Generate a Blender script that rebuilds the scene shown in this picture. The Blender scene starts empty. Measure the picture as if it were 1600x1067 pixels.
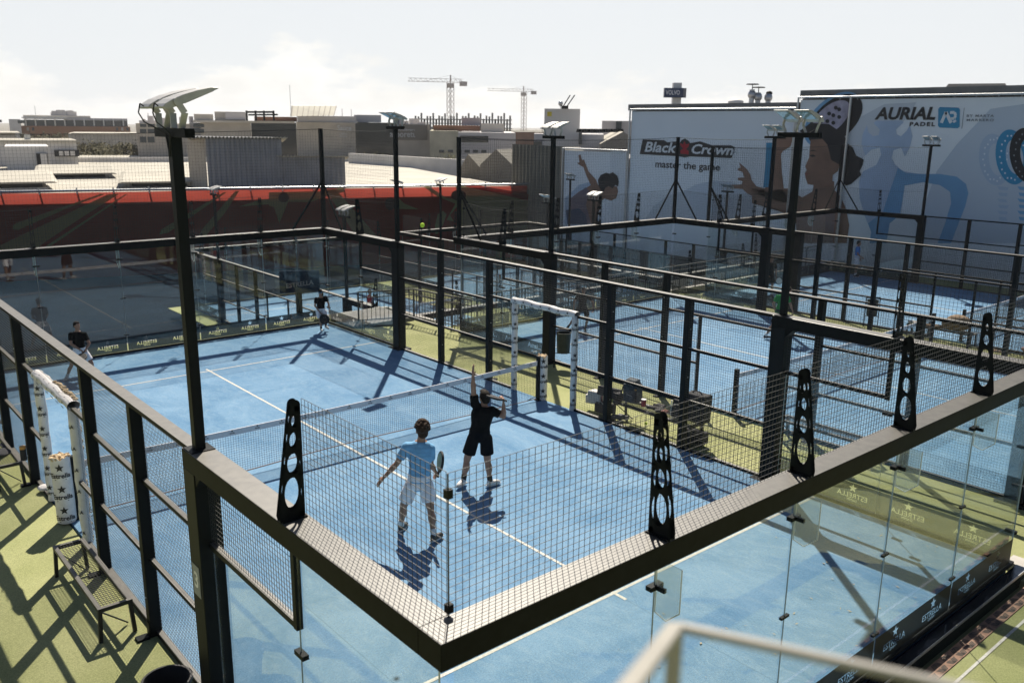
import bpy, bmesh, math, random
from mathutils import Vector, Matrix
random.seed(7)
R = math.radians
SC = bpy.context.scene
COL = SC.collection
PI = math.pi

# ------------------------------------------------------------------ camera
CAM = Vector((-7.982, -14.082, 6.110))
FW = Vector((0.63179676, 0.73684259, -0.24061557))
RT = Vector((0.76097068, -0.64868172, 0.01164717))
UP = Vector((0.14750079, 0.19046003, 0.97055061))
FPX = 1361.27
cd = bpy.data.cameras.new('camera')
cam = bpy.data.objects.new('camera', cd)
COL.objects.link(cam)
cam.matrix_world = Matrix(((RT.x, UP.x, -FW.x, CAM.x), (RT.y, UP.y, -FW.y, CAM.y), (RT.z, UP.z, -FW.z, CAM.z), (0, 0, 0, 1)))
cd.sensor_width = 36.0
cd.lens = FPX / 1600 * 36
cd.clip_start = 0.05
cd.clip_end = 6000
cd.dof.use_dof = True
cd.dof.focus_distance = 12.5
cd.dof.aperture_fstop = 2.2
SC.camera = cam

# ------------------------------------------------------------------ world, sun, exposure
SUN_AZ = 49.96      # degrees from +X
SUN_EL = 50.7
w = bpy.data.worlds.new('World'); SC.world = w; w.use_nodes = True
nt = w.node_tree; nt.nodes.clear()
out = nt.nodes.new('ShaderNodeOutputWorld'); bg = nt.nodes.new('ShaderNodeBackground')
sky = nt.nodes.new('ShaderNodeTexSky'); sky.sky_type = 'NISHITA'; sky.sun_disc = False
sky.sun_elevation = R(SUN_EL); sky.sun_rotation = R(90 - SUN_AZ)
sky.air_density = 0.8; sky.dust_density = 1.0; sky.ozone_density = 1.2; sky.altitude = 20
tc = nt.nodes.new('ShaderNodeTexCoord'); sep = nt.nodes.new('ShaderNodeSeparateXYZ')
nt.links.new(tc.outputs['Generated'], sep.inputs[0])
mp = nt.nodes.new('ShaderNodeMapping'); mp.inputs['Scale'].default_value = (1.0, 1.0, 2.6)
nt.links.new(tc.outputs['Generated'], mp.inputs[0])
nz = nt.nodes.new('ShaderNodeTexNoise'); nz.inputs['Scale'].default_value = 5.5; nz.inputs['Detail'].default_value = 8; nz.inputs['Roughness'].default_value = 0.56
nt.links.new(mp.outputs[0], nz.inputs['Vector'])
# cumulus bank low over the horizon: threshold rises with elevation
mr = nt.nodes.new('ShaderNodeMapRange'); mr.inputs['From Min'].default_value = 0.0; mr.inputs['From Max'].default_value = 0.105
mr.inputs['To Min'].default_value = 0.33; mr.inputs['To Max'].default_value = 0.70; mr.clamp = False
nt.links.new(sep.outputs['Z'], mr.inputs['Value'])
sub = nt.nodes.new('ShaderNodeMath'); sub.operation = 'SUBTRACT'
nt.links.new(nz.outputs['Fac'], sub.inputs[0]); nt.links.new(mr.outputs[0], sub.inputs[1])
mul = nt.nodes.new('ShaderNodeMath'); mul.operation = 'MULTIPLY'; mul.inputs[1].default_value = 13; mul.use_clamp = True
nt.links.new(sub.outputs[0], mul.inputs[0])
fd = nt.nodes.new('ShaderNodeMapRange'); fd.inputs['From Min'].default_value = 0.24; fd.inputs['From Max'].default_value = 0.08
fd.inputs['To Min'].default_value = 0.0; fd.inputs['To Max'].default_value = 0.85
nt.links.new(sep.outputs['Z'], fd.inputs['Value'])
mu2 = nt.nodes.new('ShaderNodeMath'); mu2.operation = 'MULTIPLY'
nt.links.new(mul.outputs[0], mu2.inputs[0]); nt.links.new(fd.outputs[0], mu2.inputs[1])
veil = nt.nodes.new('ShaderNodeMix'); veil.data_type = 'RGBA'; 
dotn = nt.nodes.new('ShaderNodeVectorMath'); dotn.operation = 'DOT_PRODUCT'
nt.links.new(tc.outputs['Generated'], dotn.inputs[0]); dotn.inputs[1].default_value = (math.cos(R(SUN_AZ)) * .92, math.sin(R(SUN_AZ)) * .92, .39)
vf = nt.nodes.new('ShaderNodeMapRange'); vf.interpolation_type = 'SMOOTHSTEP'; vf.inputs['From Min'].default_value = 0.2; vf.inputs['From Max'].default_value = 0.8; vf.inputs['To Min'].default_value = 0.0; vf.inputs['To Max'].default_value = 0.9
nt.links.new(dotn.outputs['Value'], vf.inputs['Value']); ve = nt.nodes.new('ShaderNodeMapRange'); ve.interpolation_type = 'SMOOTHSTEP'; ve.inputs['From Min'].default_value = 0.30; ve.inputs['From Max'].default_value = 0.165; ve.inputs['To Min'].default_value = 0.0; ve.inputs['To Max'].default_value = 1.0
nt.links.new(sep.outputs['Z'], ve.inputs['Value'])
vm = nt.nodes.new('ShaderNodeMath'); vm.operation = 'MULTIPLY'; nt.links.new(vf.outputs[0], vm.inputs[0]); nt.links.new(ve.outputs[0], vm.inputs[1])
nt.links.new(vm.outputs[0], veil.inputs['Factor'])
nt.links.new(sky.outputs[0], veil.inputs[6]); veil.inputs[7].default_value = (10.5, 10.8, 11.0, 1)
mixc = nt.nodes.new('ShaderNodeMix'); mixc.data_type = 'RGBA'
nt.links.new(mu2.outputs[0], mixc.inputs['Factor']); nt.links.new(veil.outputs[2], mixc.inputs[6])
nz2 = nt.nodes.new('ShaderNodeTexNoise'); nz2.inputs['Scale'].default_value = 16; nz2.inputs['Detail'].default_value = 6
nt.links.new(mp.outputs[0], nz2.inputs['Vector'])
rc = nt.nodes.new('ShaderNodeValToRGB'); rc.color_ramp.elements[0].position = 0.35; rc.color_ramp.elements[0].color = (11.4, 11.2, 10.6, 1)
rc.color_ramp.elements[1].position = 0.62; rc.color_ramp.elements[1].color = (13.2, 12.9, 12.2, 1)
nt.links.new(nz2.outputs['Fac'], rc.inputs[0]); nt.links.new(rc.outputs[0], mixc.inputs[7])
nt.links.new(mixc.outputs[2], bg.inputs['Color']); bg.inputs['Strength'].default_value = 0.05
nt.links.new(bg.outputs[0], out.inputs[0])

sd = bpy.data.lights.new('sun', 'SUN'); sun = bpy.data.objects.new('sun', sd); COL.objects.link(sun)
sd.energy = 5.0; sd.angle = R(0.5); sd.color = (1.0, 0.92, 0.79)
sdir = Vector((math.cos(R(SUN_EL)) * math.cos(R(SUN_AZ)), math.cos(R(SUN_EL)) * math.sin(R(SUN_AZ)), math.sin(R(SUN_EL))))
sun.rotation_euler = sdir.to_track_quat('Z', 'Y').to_euler(); sun.location = (0, 0, 40)
SC.view_settings.view_transform = 'Standard'; SC.view_settings.look = 'None'
SC.view_settings.exposure = 0.75; SC.view_settings.gamma = 1.0
SC.cycles.use_denoising = True
SC.cycles.transparent_max_bounces = 48
SC.cycles.max_bounces = 8
SC.cycles.caustics_reflective = False; SC.cycles.caustics_refractive = False

# ------------------------------------------------------------------ helpers: rays used to place far scenery at its own distance
def ray(px, py): return FW * FPX + RT * (px - 800) - UP * (py - 533.5)
def at_d(px, py, d):
    r = ray(px, py); return CAM + r * (d / math.hypot(r.x, r.y))
def at_x(px, py, x):
    r = ray(px, py); return CAM + r * ((x - CAM.x) / r.x)
def at_z(px, py, z):
    r = ray(px, py); return CAM + r * ((z - CAM.z) / r.z)

# ------------------------------------------------------------------ materials
MATS = {}
def mat(name, col, rough=0.6, metal=0.0, var=0.0, scale=8.0, bump=0.0, bscale=60.0, spec=0.5, col2=None, coords='Object', detail=5, stretch=None):
    if name in MATS: return MATS[name]
    m = bpy.data.materials.new(name); m.use_nodes = True
    n = m.node_tree; b = n.nodes['Principled BSDF']
    b.inputs['Base Color'].default_value = (*col, 1); b.inputs['Roughness'].default_value = rough
    b.inputs['Metallic'].default_value = metal; b.inputs['Specular IOR Level'].default_value = spec
    if var or col2 or bump:
        t = n.nodes.new('ShaderNodeTexCoord'); src = t.outputs[coords]
        if stretch:
            mpn = n.nodes.new('ShaderNodeMapping'); mpn.inputs['Scale'].default_value = stretch
            n.links.new(src, mpn.inputs[0]); src = mpn.outputs[0]
    if var or col2:
        x = n.nodes.new('ShaderNodeTexNoise'); x.inputs['Scale'].default_value = scale; x.inputs['Detail'].default_value = detail
        n.links.new(src, x.inputs['Vector'])
        r = n.nodes.new('ShaderNodeValToRGB'); n.links.new(x.outputs['Fac'], r.inputs[0])
        r.color_ramp.elements[0].position = 0.32; r.color_ramp.elements[1].position = 0.68
        c2 = col2 if col2 else tuple(min(1, c * (1 + var)) for c in col)
        c1 = col if col2 else tuple(c * (1 - var) for c in col)
        r.color_ramp.elements[0].color = (*c1, 1); r.color_ramp.elements[1].color = (*c2, 1)
        n.links.new(r.outputs[0], b.inputs['Base Color'])
    if bump:
        x2 = n.nodes.new('ShaderNodeTexNoise'); x2.inputs['Scale'].default_value = bscale; x2.inputs['Detail'].default_value = 4
        n.links.new(src, x2.inputs['Vector'])
        bp = n.nodes.new('ShaderNodeBump'); bp.inputs['Strength'].default_value = bump; bp.inputs['Distance'].default_value = 0.02
        n.links.new(x2.outputs['Fac'], bp.inputs['Height']); n.links.new(bp.outputs[0], b.inputs['Normal'])
    MATS[name] = m; return m

STEEL = mat('dark_coated_steel', (0.004, 0.006, 0.007), 0.5, var=0.3, scale=3, spec=0.14)
STEEL2 = mat('worn_dark_steel', (0.004, 0.0050, 0.0050), 0.55, var=0.35, scale=12, spec=0.10)
SHEEN = mat('top_sheen_steel', (0.085, 0.078, 0.064), 0.44, var=0.25, scale=9, spec=0.9)  # paler steel for upward faces, sheen of sun and sky put into the colour
WIRE = mat('wire', (0.007, 0.008, 0.010), 0.42, 0.0, spec=0.6)
ROPE = mat('rope', (0.02, 0.022, 0.022), 0.8)
GALV = mat('galvanised_steel', (0.46, 0.47, 0.48), 0.4, 0.8, var=0.12, scale=20)
WHITE = mat('white_paint', (0.72, 0.70, 0.66), 0.55, var=0.06, scale=4)
PAD = mat('white_vinyl_padding', (0.66, 0.64, 0.63), 0.45, var=0.08, scale=9, bump=0.35, bscale=9)
FOAM = mat('yellowed_foam', (0.55, 0.42, 0.26), 0.9, var=0.35, scale=30, bump=0.8, bscale=50)
INK = mat('black_print', (0.01, 0.01, 0.012), 0.5)
RUB = mat('black_rubber', (0.012, 0.012, 0.013), 0.7)
BLKF = mat('black_fabric', (0.014, 0.015, 0.018), 0.85, var=0.3, scale=12, bump=0.5, bscale=14)
VINYL = mat('black_vinyl', (0.008, 0.009, 0.010), 0.25, spec=0.5)
LEDGE = mat('glossy_black_ledge', (0.006, 0.008, 0.012), 0.07, var=0.3, scale=5, spec=0.6)
CONC = mat('concrete', (0.40, 0.38, 0.35), 0.85, var=0.15, scale=2.5, bump=0.2)
LAMPB = mat('cast_aluminium', (0.42, 0.41, 0.39), 0.45, 0.25, var=0.1, scale=14)
YELB = mat('tennis_ball_felt', (0.55, 0.75, 0.06), 0.9, var=0.1, scale=60)

def turf_mat():
    m = bpy.data.materials.new('artificial_turf_green'); m.use_nodes = True
    n = m.node_tree; b = n.nodes['Principled BSDF']; b.inputs['Roughness'].default_value = 0.95; b.inputs['Specular IOR Level'].default_value = 0.15
    t = n.nodes.new('ShaderNodeTexCoord')
    a = n.nodes.new('ShaderNodeTexNoise'); a.inputs['Scale'].default_value = 0.7; a.inputs['Detail'].default_value = 6
    f = n.nodes.new('ShaderNodeTexNoise'); f.inputs['Scale'].default_value = 55; f.inputs['Detail'].default_value = 5; f.inputs['Roughness'].default_value = 0.8
    for q in (a, f): n.links.new(t.outputs['Object'], q.inputs['Vector'])
    r1 = n.nodes.new('ShaderNodeValToRGB'); r1.color_ramp.elements[0].color = (0.245, 0.265, 0.122, 1); r1.color_ramp.elements[1].color = (0.335, 0.345, 0.182, 1)
    r1.color_ramp.elements[0].position = 0.35; r1.color_ramp.elements[1].position = 0.66
    n.links.new(a.outputs['Fac'], r1.inputs[0])
    r2 = n.nodes.new('ShaderNodeValToRGB'); r2.color_ramp.elements[0].color = (0.62, 0.62, 0.58, 1); r2.color_ramp.elements[1].color = (1.3, 1.28, 1.2, 1)
    r2.color_ramp.elements[0].position = 0.3; r2.color_ramp.elements[1].position = 0.7
    n.links.new(f.outputs['Fac'], r2.inputs[0])
    mx = n.nodes.new('ShaderNodeMix'); mx.data_type = 'RGBA'; mx.blend_type = 'MULTIPLY'; mx.inputs['Factor'].default_value = 1
    n.links.new(r1.outputs[0], mx.inputs[6]); n.links.new(r2.outputs[0], mx.inputs[7]); n.links.new(mx.outputs[2], b.inputs['Base Color'])
    bp = n.nodes.new('ShaderNodeBump'); bp.inputs['Strength'].default_value = 0.5; bp.inputs['Distance'].default_value = 0.012
    n.links.new(f.outputs['Fac'], bp.inputs['Height']); n.links.new(bp.outputs[0], b.inputs['Normal'])
    return m
TURF = turf_mat()

def court_mat():
    m = bpy.data.materials.new('blue_sanded_turf'); m.use_nodes = True
    n = m.node_tree; b = n.nodes['Principled BSDF']; b.inputs['Roughness'].default_value = 0.9; b.inputs['Specular IOR Level'].default_value = 0.2
    t = n.nodes.new('ShaderNodeTexCoord')
    a = n.nodes.new('ShaderNodeTexNoise'); a.inputs['Scale'].default_value = 0.55; a.inputs['Detail'].default_value = 7; a.inputs['Roughness'].default_value = 0.62; a.inputs['Distortion'].default_value = 1.2
    f = n.nodes.new('ShaderNodeTexNoise'); f.inputs['Scale'].default_value = 38; f.inputs['Detail'].default_value = 6; f.inputs['Roughness'].default_value = 0.85
    v = n.nodes.new('ShaderNodeTexNoise'); v.inputs['Scale'].default_value = 4.5; v.inputs['Detail'].default_value = 6; v.inputs['Roughness'].default_value = 0.7; v.inputs['Distortion'].default_value = 2.0
    mpv = n.nodes.new('ShaderNodeMapping'); mpv.inputs['Scale'].default_value = (1.0, .45, 1.0); mpv.inputs['Rotation'].default_value = (0, 0, .5); n.links.new(t.outputs['Object'], mpv.inputs[0])
    for q in (a, f): n.links.new(t.outputs['Object'], q.inputs['Vector'])
    n.links.new(mpv.outputs[0], v.inputs['Vector'])
    r1 = n.nodes.new('ShaderNodeValToRGB'); r1.color_ramp.elements[0].color = (0.088, 0.192, 0.318, 1); r1.color_ramp.elements[1].color = (0.146, 0.262, 0.392, 1)
    r1.color_ramp.elements[0].position = 0.38; r1.color_ramp.elements[1].position = 0.62
    n.links.new(a.outputs['Fac'], r1.inputs[0])
    r3 = n.nodes.new('ShaderNodeValToRGB'); r3.color_ramp.elements[0].color = (0, 0, 0, 1); r3.color_ramp.elements[1].color = (1, 1, 1, 1)
    r3.color_ramp.elements[0].position = 0.46; r3.color_ramp.elements[1].position = 0.78
    n.links.new(v.outputs['Fac'], r3.inputs[0])
    sf = n.nodes.new('ShaderNodeMath'); sf.operation = 'MULTIPLY'; sf.inputs[1].default_value = 0.55; n.links.new(r3.outputs[0], sf.inputs[0])
    m1 = n.nodes.new('ShaderNodeMix'); m1.data_type = 'RGBA'; n.links.new(sf.outputs[0], m1.inputs['Factor'])
    n.links.new(r1.outputs[0], m1.inputs[6]); m1.inputs[7].default_value = (0.235, 0.34, 0.43, 1)
    r2 = n.nodes.new('ShaderNodeValToRGB'); r2.color_ramp.elements[0].color = (0.62, 0.66, 0.72, 1); r2.color_ramp.elements[1].color = (1.38, 1.34, 1.28, 1)
    r2.color_ramp.elements[0].position = 0.3; r2.color_ramp.elements[1].position = 0.7
    n.links.new(f.outputs['Fac'], r2.inputs[0])
    mx = n.nodes.new('ShaderNodeMix'); mx.data_type = 'RGBA'; mx.blend_type = 'MULTIPLY'; mx.inputs['Factor'].default_value = 1
    n.links.new(m1.outputs[2], mx.inputs[6]); n.links.new(r2.outputs[0], mx.inputs[7])
    sx = n.nodes.new('ShaderNodeSeparateXYZ'); n.links.new(t.outputs['Object'], sx.inputs[0])          # glued seams between the turf rolls
    pp = n.nodes.new('ShaderNodeMath'); pp.operation = 'PINGPONG'; pp.inputs[1].default_value = 1.68; n.links.new(sx.outputs['X'], pp.inputs[0])
    lt = n.nodes.new('ShaderNodeMath'); lt.operation = 'LESS_THAN'; lt.inputs[1].default_value = 0.009; n.links.new(pp.outputs[0], lt.inputs[0])
    lf = n.nodes.new('ShaderNodeMath'); lf.operation = 'MULTIPLY'; lf.inputs[1].default_value = 0.35; n.links.new(lt.outputs[0], lf.inputs[0])
    sm = n.nodes.new('ShaderNodeMix'); sm.data_type = 'RGBA'; n.links.new(lf.outputs[0], sm.inputs['Factor']); n.links.new(mx.outputs[2], sm.inputs[6]); sm.inputs[7].default_value = (.05, .12, .2, 1)
    n.links.new(sm.outputs[2], b.inputs['Base Color'])
    bp = n.nodes.new('ShaderNodeBump'); bp.inputs['Strength'].default_value = 0.35; bp.inputs['Distance'].default_value = 0.008
    n.links.new(f.outputs['Fac'], bp.inputs['Height']); n.links.new(bp.outputs[0], b.inputs['Normal'])
    return m
BLUE = court_mat()
LINE = mat('white_line_turf', (0.50, 0.49, 0.45), 0.9, var=0.18, scale=25, bump=0.3)

def glass_mat(name='clear_glass', tint=(0.968, 0.985, 0.98), extra=0.0):
    m = bpy.data.materials.new(name); m.use_nodes = True
    n = m.node_tree; n.nodes.clear()
    o = n.nodes.new('ShaderNodeOutputMaterial'); t = n.nodes.new('ShaderNodeBsdfTransparent'); t.inputs[0].default_value = (*tint, 1)
    g = n.nodes.new('ShaderNodeBsdfGlossy'); g.inputs['Roughness'].default_value = 0.0
    f = n.nodes.new('ShaderNodeFresnel'); f.inputs['IOR'].default_value = 1.52
    ge = n.nodes.new('ShaderNodeNewGeometry'); iv = n.nodes.new('ShaderNodeMath'); iv.operation = 'SUBTRACT'; iv.inputs[0].default_value = 1.0
    n.links.new(ge.outputs['Backfacing'], iv.inputs[1]); fm = n.nodes.new('ShaderNodeMath'); fm.operation = 'MULTIPLY'; n.links.new(f.outputs[0], fm.inputs[0]); n.links.new(iv.outputs[0], fm.inputs[1])
    f2 = n.nodes.new('ShaderNodeMath'); f2.operation = 'MULTIPLY'; f2.use_clamp = True; f2.inputs[1].default_value = 2.4; n.links.new(fm.outputs[0], f2.inputs[0])   # two faces of the pane
    mx = n.nodes.new('ShaderNodeMixShader'); n.links.new(f2.outputs[0], mx.inputs[0]); n.links.new(t.outputs[0], mx.inputs[1]); n.links.new(g.outputs[0], mx.inputs[2])
    src = mx.outputs[0]
    if extra:
        d = n.nodes.new('ShaderNodeBsdfDiffuse'); d.inputs[0].default_value = (0.7, 0.75, 0.75, 1)
        m2 = n.nodes.new('ShaderNodeMixShader'); m2.inputs[0].default_value = extra
        n.links.new(src, m2.inputs[1]); n.links.new(d.outputs[0], m2.inputs[2]); src = m2.outputs[0]
    n.links.new(src, o.inputs[0]); return m
GLASS = glass_mat()
EDGE = mat('green_glass_edge', (.40, .46, .45), .3)
FINE = mat('bright_glass_edge', (.62, .66, .64), .3)
GLASSF = glass_mat('glass_fin_edge', (0.95, 0.97, 0.97), 0.14)

def film_mat(name, alpha, col):
    m = bpy.data.materials.new(name); m.use_nodes = True
    n = m.node_tree; n.nodes.clear()
    o = n.nodes.new('ShaderNodeOutputMaterial'); t = n.nodes.new('ShaderNodeBsdfTransparent')
    b = n.nodes.new('ShaderNodeBsdfPrincipled'); b.inputs['Base Color'].default_value = (*col, 1); b.inputs['Roughness'].default_value = 0.5; b.inputs['Specular IOR Level'].default_value = 0.2
    mx = n.nodes.new('ShaderNodeMixShader'); mx.inputs[0].default_value = alpha
    n.links.new(t.outputs[0], mx.inputs[1]); n.links.new(b.outputs[0], mx.inputs[2]); n.links.new(mx.outputs[0], o.inputs[0]); return m
FILM_END = film_mat('black_window_film', 0.96, (0.008, 0.010, 0.012))
FILM_SIDE = film_mat('perforated_window_film', 0.82, (0.010, 0.014, 0.008))

def fabric(name, col, transl=0.35, var=0.08):
    m = bpy.data.materials.new(name); m.use_nodes = True
    n = m.node_tree; n.nodes.clear()
    o = n.nodes.new('ShaderNodeOutputMaterial'); d = n.nodes.new('ShaderNodeBsdfDiffuse'); t = n.nodes.new('ShaderNodeBsdfTranslucent')
    tcn = n.nodes.new('ShaderNodeTexCoord'); x = n.nodes.new('ShaderNodeTexNoise'); x.inputs['Scale'].default_value = 0.8; x.inputs['Detail'].default_value = 5
    n.links.new(tcn.outputs['Object'], x.inputs['Vector'])
    r = n.nodes.new('ShaderNodeValToRGB'); r.color_ramp.elements[0].color = (*[c * (1 - var) for c in col], 1); r.color_ramp.elements[1].color = (*[min(1, c * (1 + var)) for c in col], 1)
    n.links.new(x.outputs['Fac'], r.inputs[0]); n.links.new(r.outputs[0], d.inputs[0]); n.links.new(r.outputs[0], t.inputs[0])
    mx = n.nodes.new('ShaderNodeMixShader'); mx.inputs[0].default_value = transl
    n.links.new(d.outputs[0], mx.inputs[1]); n.links.new(t.outputs[0], mx.inputs[2]); n.links.new(mx.outputs[0], o.inputs[0]); return m

def corr_mat(name, col, axis='X', scale=3.0, rough=0.6):
    m = bpy.data.materials.new(name); m.use_nodes = True
    n = m.node_tree; b = n.nodes['Principled BSDF']; b.inputs['Roughness'].default_value = rough
    t = n.nodes.new('ShaderNodeTexCoord'); wv = n.nodes.new('ShaderNodeTexWave'); wv.bands_direction = axis; wv.inputs['Scale'].default_value = scale
    x = n.nodes.new('ShaderNodeTexNoise'); x.inputs['Scale'].default_value = 0.6; x.inputs['Detail'].default_value = 8
    n.links.new(t.outputs['Object'], wv.inputs['Vector']); n.links.new(t.outputs['Object'], x.inputs['Vector'])
    r = n.nodes.new('ShaderNodeValToRGB'); r.color_ramp.elements[0].color = (*[c * 0.8 for c in col], 1); r.color_ramp.elements[1].color = (*[min(1, c * 1.12) for c in col], 1)
    n.links.new(x.outputs['Fac'], r.inputs[0]); n.links.new(r.outputs[0], b.inputs['Base Color'])
    bp = n.nodes.new('ShaderNodeBump'); bp.inputs['Strength'].default_value = 0.9; bp.inputs['Distance'].default_value = 0.08
    n.links.new(wv.outputs['Fac'], bp.inputs['Height']); n.links.new(bp.outputs[0], b.inputs['Normal'])
    return m

# ------------------------------------------------------------------ mesh builder
class MB:
    def __init__(s): s.v = []; s.f = []
    def add(s, vs, fs):
        o = len(s.v); s.v += [tuple(q) for q in vs]; s.f += [tuple(i + o for i in q) for q in fs]
        return s
    def box(s, x0, x1, y0, y1, z0, z1):
        x0, x1 = sorted((x0, x1)); y0, y1 = sorted((y0, y1)); z0, z1 = sorted((z0, z1))
        return s.add([(x0, y0, z0), (x1, y0, z0), (x1, y1, z0), (x0, y1, z0), (x0, y0, z1), (x1, y0, z1), (x1, y1, z1), (x0, y1, z1)],
                     [(3, 2, 1, 0), (4, 5, 6, 7), (0, 1, 5, 4), (1, 2, 6, 5), (2, 3, 7, 6), (3, 0, 4, 7)])
    def obox(s, c, ax, ay, az):
        c = Vector(c); ax = Vector(ax); ay = Vector(ay); az = Vector(az)
        vs = [c + i * ax + j * ay + k * az for k in (-1, 1) for (i, j) in ((-1, -1), (1, -1), (1, 1), (-1, 1))]
        return s.add(vs, [(3, 2, 1, 0), (4, 5, 6, 7), (0, 1, 5, 4), (1, 2, 6, 5), (2, 3, 7, 6), (3, 0, 4, 7)])
    def bar(s, p, q, wd, ht, up=(0, 0, 1)):
        p = Vector(p); q = Vector(q); d = (q - p); L = d.length; d.normalize(); up = Vector(up)
        if abs(d.dot(up)) > 0.98: up = Vector((1, 0, 0))
        sd_ = d.cross(up).normalized(); u2 = sd_.cross(d)
        return s.obox((p + q) / 2, d * (L / 2), sd_ * (wd / 2), u2 * (ht / 2))
    def tube(s, p, q, r0, r1=None, n=8, caps=True):
        r1 = r0 if r1 is None else r1
        p = Vector(p); q = Vector(q); d = (q - p)
        if d.length < 1e-7: return s
        d.normalize(); a = d.orthogonal().normalized(); b = d.cross(a)
        vs = []
        for (c, r) in ((p, r0), (q, r1)):
            for i in range(n):
                t = 2 * PI * i / n; vs.append(c + a * (r * math.cos(t)) + b * (r * math.sin(t)))
        fs = [(i, (i + 1) % n, n + (i + 1) % n, n + i) for i in range(n)]
        if caps: fs += [tuple(range(n - 1, -1, -1)), tuple(range(n, 2 * n))]
        return s.add(vs, fs)
    def path(s, pts, r, n=6):
        for i in range(len(pts) - 1): s.tube(pts[i], pts[i + 1], r, r, n)
        return s
    def ell(s, c, r, rot=None, nu=14, nv=9):
        c = Vector(c)
        if isinstance(r, (int, float)): r = (r, r, r)
        vs = []; fs = []
        for j in range(1, nv):
            ph = PI * j / nv
            for i in range(nu):
                th = 2 * PI * i / nu
                q = Vector((r[0] * math.sin(ph) * math.cos(th), r[1] * math.sin(ph) * math.sin(th), r[2] * math.cos(ph)))
                if rot: q = rot @ q
                vs.append(c + q)
        top = Vector((0, 0, r[2])); bot = Vector((0, 0, -r[2]))
        if rot: top = rot @ top; bot = rot @ bot
        vs += [c + top, c + bot]; T = len(vs) - 2; B = T + 1
        for j in range(nv - 2):
            for i in range(nu):
                a = j * nu + i; b = j * nu + (i + 1) % nu
                fs.append((a, a + nu, b + nu, b))
        for i in range(nu):
            fs.append((T, i, (i + 1) % nu)); o = (nv - 2) * nu; fs.append((B, o + (i + 1) % nu, o + i))
        return s.add(vs, fs)
    def poly(s, pts): return s.add(pts, [tuple(range(len(pts)))])
    def extr(s, pts, off):
        n = len(pts); off = Vector(off); a = [Vector(p) for p in pts]; b = [p + off for p in a]
        return s.add(a + b, [tuple(range(n - 1, -1, -1)), tuple(range(n, 2 * n))] + [(i, (i + 1) % n, n + (i + 1) % n, n + i) for i in range(n)])
    def wires(s, o, u, v, lu, lv, du, dv, r=0.002, edge=True):
        """welded mesh: straight wires along u and v"""
        o = Vector(o); u = Vector(u); v = Vector(v); nrm = u.cross(v).normalized()
        nu = max(1, round(lu / du)); nv = max(1, round(lv / dv))
        for i in range(nu + 1):
            p = o + u * (lu * i / nu); s.obox(p + v * (lv / 2), u * r, nrm * r, v * (lv / 2))
        for j in range(nv + 1):
            p = o + v * (lv * j / nv) + nrm * (2 * r); s.obox(p + u * (lu / 2), u * (lu / 2), nrm * r, v * r)
        return s
    def mesh(s, name):
        me = bpy.data.meshes.new(name); me.from_pydata(s.v, [], s.f); me.update(); return me
    def build(s, name, material, parent=None, smooth=False, top=None):
        me = s.mesh(name); me.materials.append(material)
        if top:                                   # sun and sky sheen painted on upward faces as a paler colour
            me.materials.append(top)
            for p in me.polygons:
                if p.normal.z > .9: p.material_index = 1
        if smooth: me.polygons.foreach_set('use_smooth', [True] * len(me.polygons))
        o = bpy.data.objects.new(name, me); COL.objects.link(o)
        if parent: o.parent = parent
        return o

def tag(o, label=None, cat=None, group=None, kind=None):
    if label: o['label'] = label
    if cat: o['category'] = cat
    if group: o['group'] = group
    if kind: o['kind'] = kind
    return o
def thing(name, label, cat, loc=(0, 0, 0), rz=0.0, group=None):
    o = bpy.data.objects.new(name, None); COL.objects.link(o); o.empty_display_size = 0.2
    o.location = loc; o.rotation_euler = (0, 0, rz)
    return tag(o, label, cat, group, 'thing')
KIDS = {}
def copy_tree(o, parent=None):
    c = o.copy(); COL.objects.link(c)
    if parent: c.parent = parent
    for ch in list(o.children): copy_tree(ch, c)
    return c
def bevel(o, wd=0.004, seg=2):
    m = o.modifiers.new('edge', 'BEVEL'); m.width = wd; m.segments = seg; m.limit_method = 'ANGLE'; return o

def bevel_o(o, wd): bevel(o, wd); return o
# ------------------------------------------------------------------ lettering
def _fontcurve(body, size, align='CENTER', shear=0.0, bold=0.0, space=1.0, ext=0.0):
    c = bpy.data.curves.new('lettering', 'FONT'); c.body = body; c.size = size; c.align_x = align; c.align_y = 'CENTER'
    c.shear = shear; c.offset = bold; c.space_character = space; c.extrude = ext; c.resolution_u = 3; c.fill_mode = 'BOTH'
    return c
def text_verts(body, size, **k):
    c = _fontcurve(body, size, **k); o = bpy.data.objects.new('lettering', c); COL.objects.link(o)
    dg = bpy.context.evaluated_depsgraph_get(); me = bpy.data.meshes.new_from_object(o.evaluated_get(dg))
    vs = [v.co.copy() for v in me.vertices]; fs = [tuple(p.vertices) for p in me.polygons]
    bpy.data.objects.remove(o); bpy.data.curves.remove(c); bpy.data.meshes.remove(me)
    return vs, fs
def put_text(mb, body, size, o, u, v, fit=None, **k):
    """letters laid on the plane through o with axes u (reading direction) and v (up)"""
    vs, fs = text_verts(body, size, **k); o = Vector(o); u = Vector(u); v = Vector(v)
    sx = 1.0
    if fit and vs:
        wdt = max(q.x for q in vs) - min(q.x for q in vs); sx = fit / wdt
    mb.add([o + u * (q.x * sx) + v * q.y for q in vs], fs); return mb
def star_pts(r, k=0.42): return [(math.sin(2 * PI * i / 10) * (r if i % 2 == 0 else r * k), math.cos(2 * PI * i / 10) * (r if i % 2 == 0 else r * k)) for i in range(10)]
def put_star(mb, r, o, u, v):
    o = Vector(o); u = Vector(u); v = Vector(v); return mb.poly([o + u * x + v * y for x, y in star_pts(r)])

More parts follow.
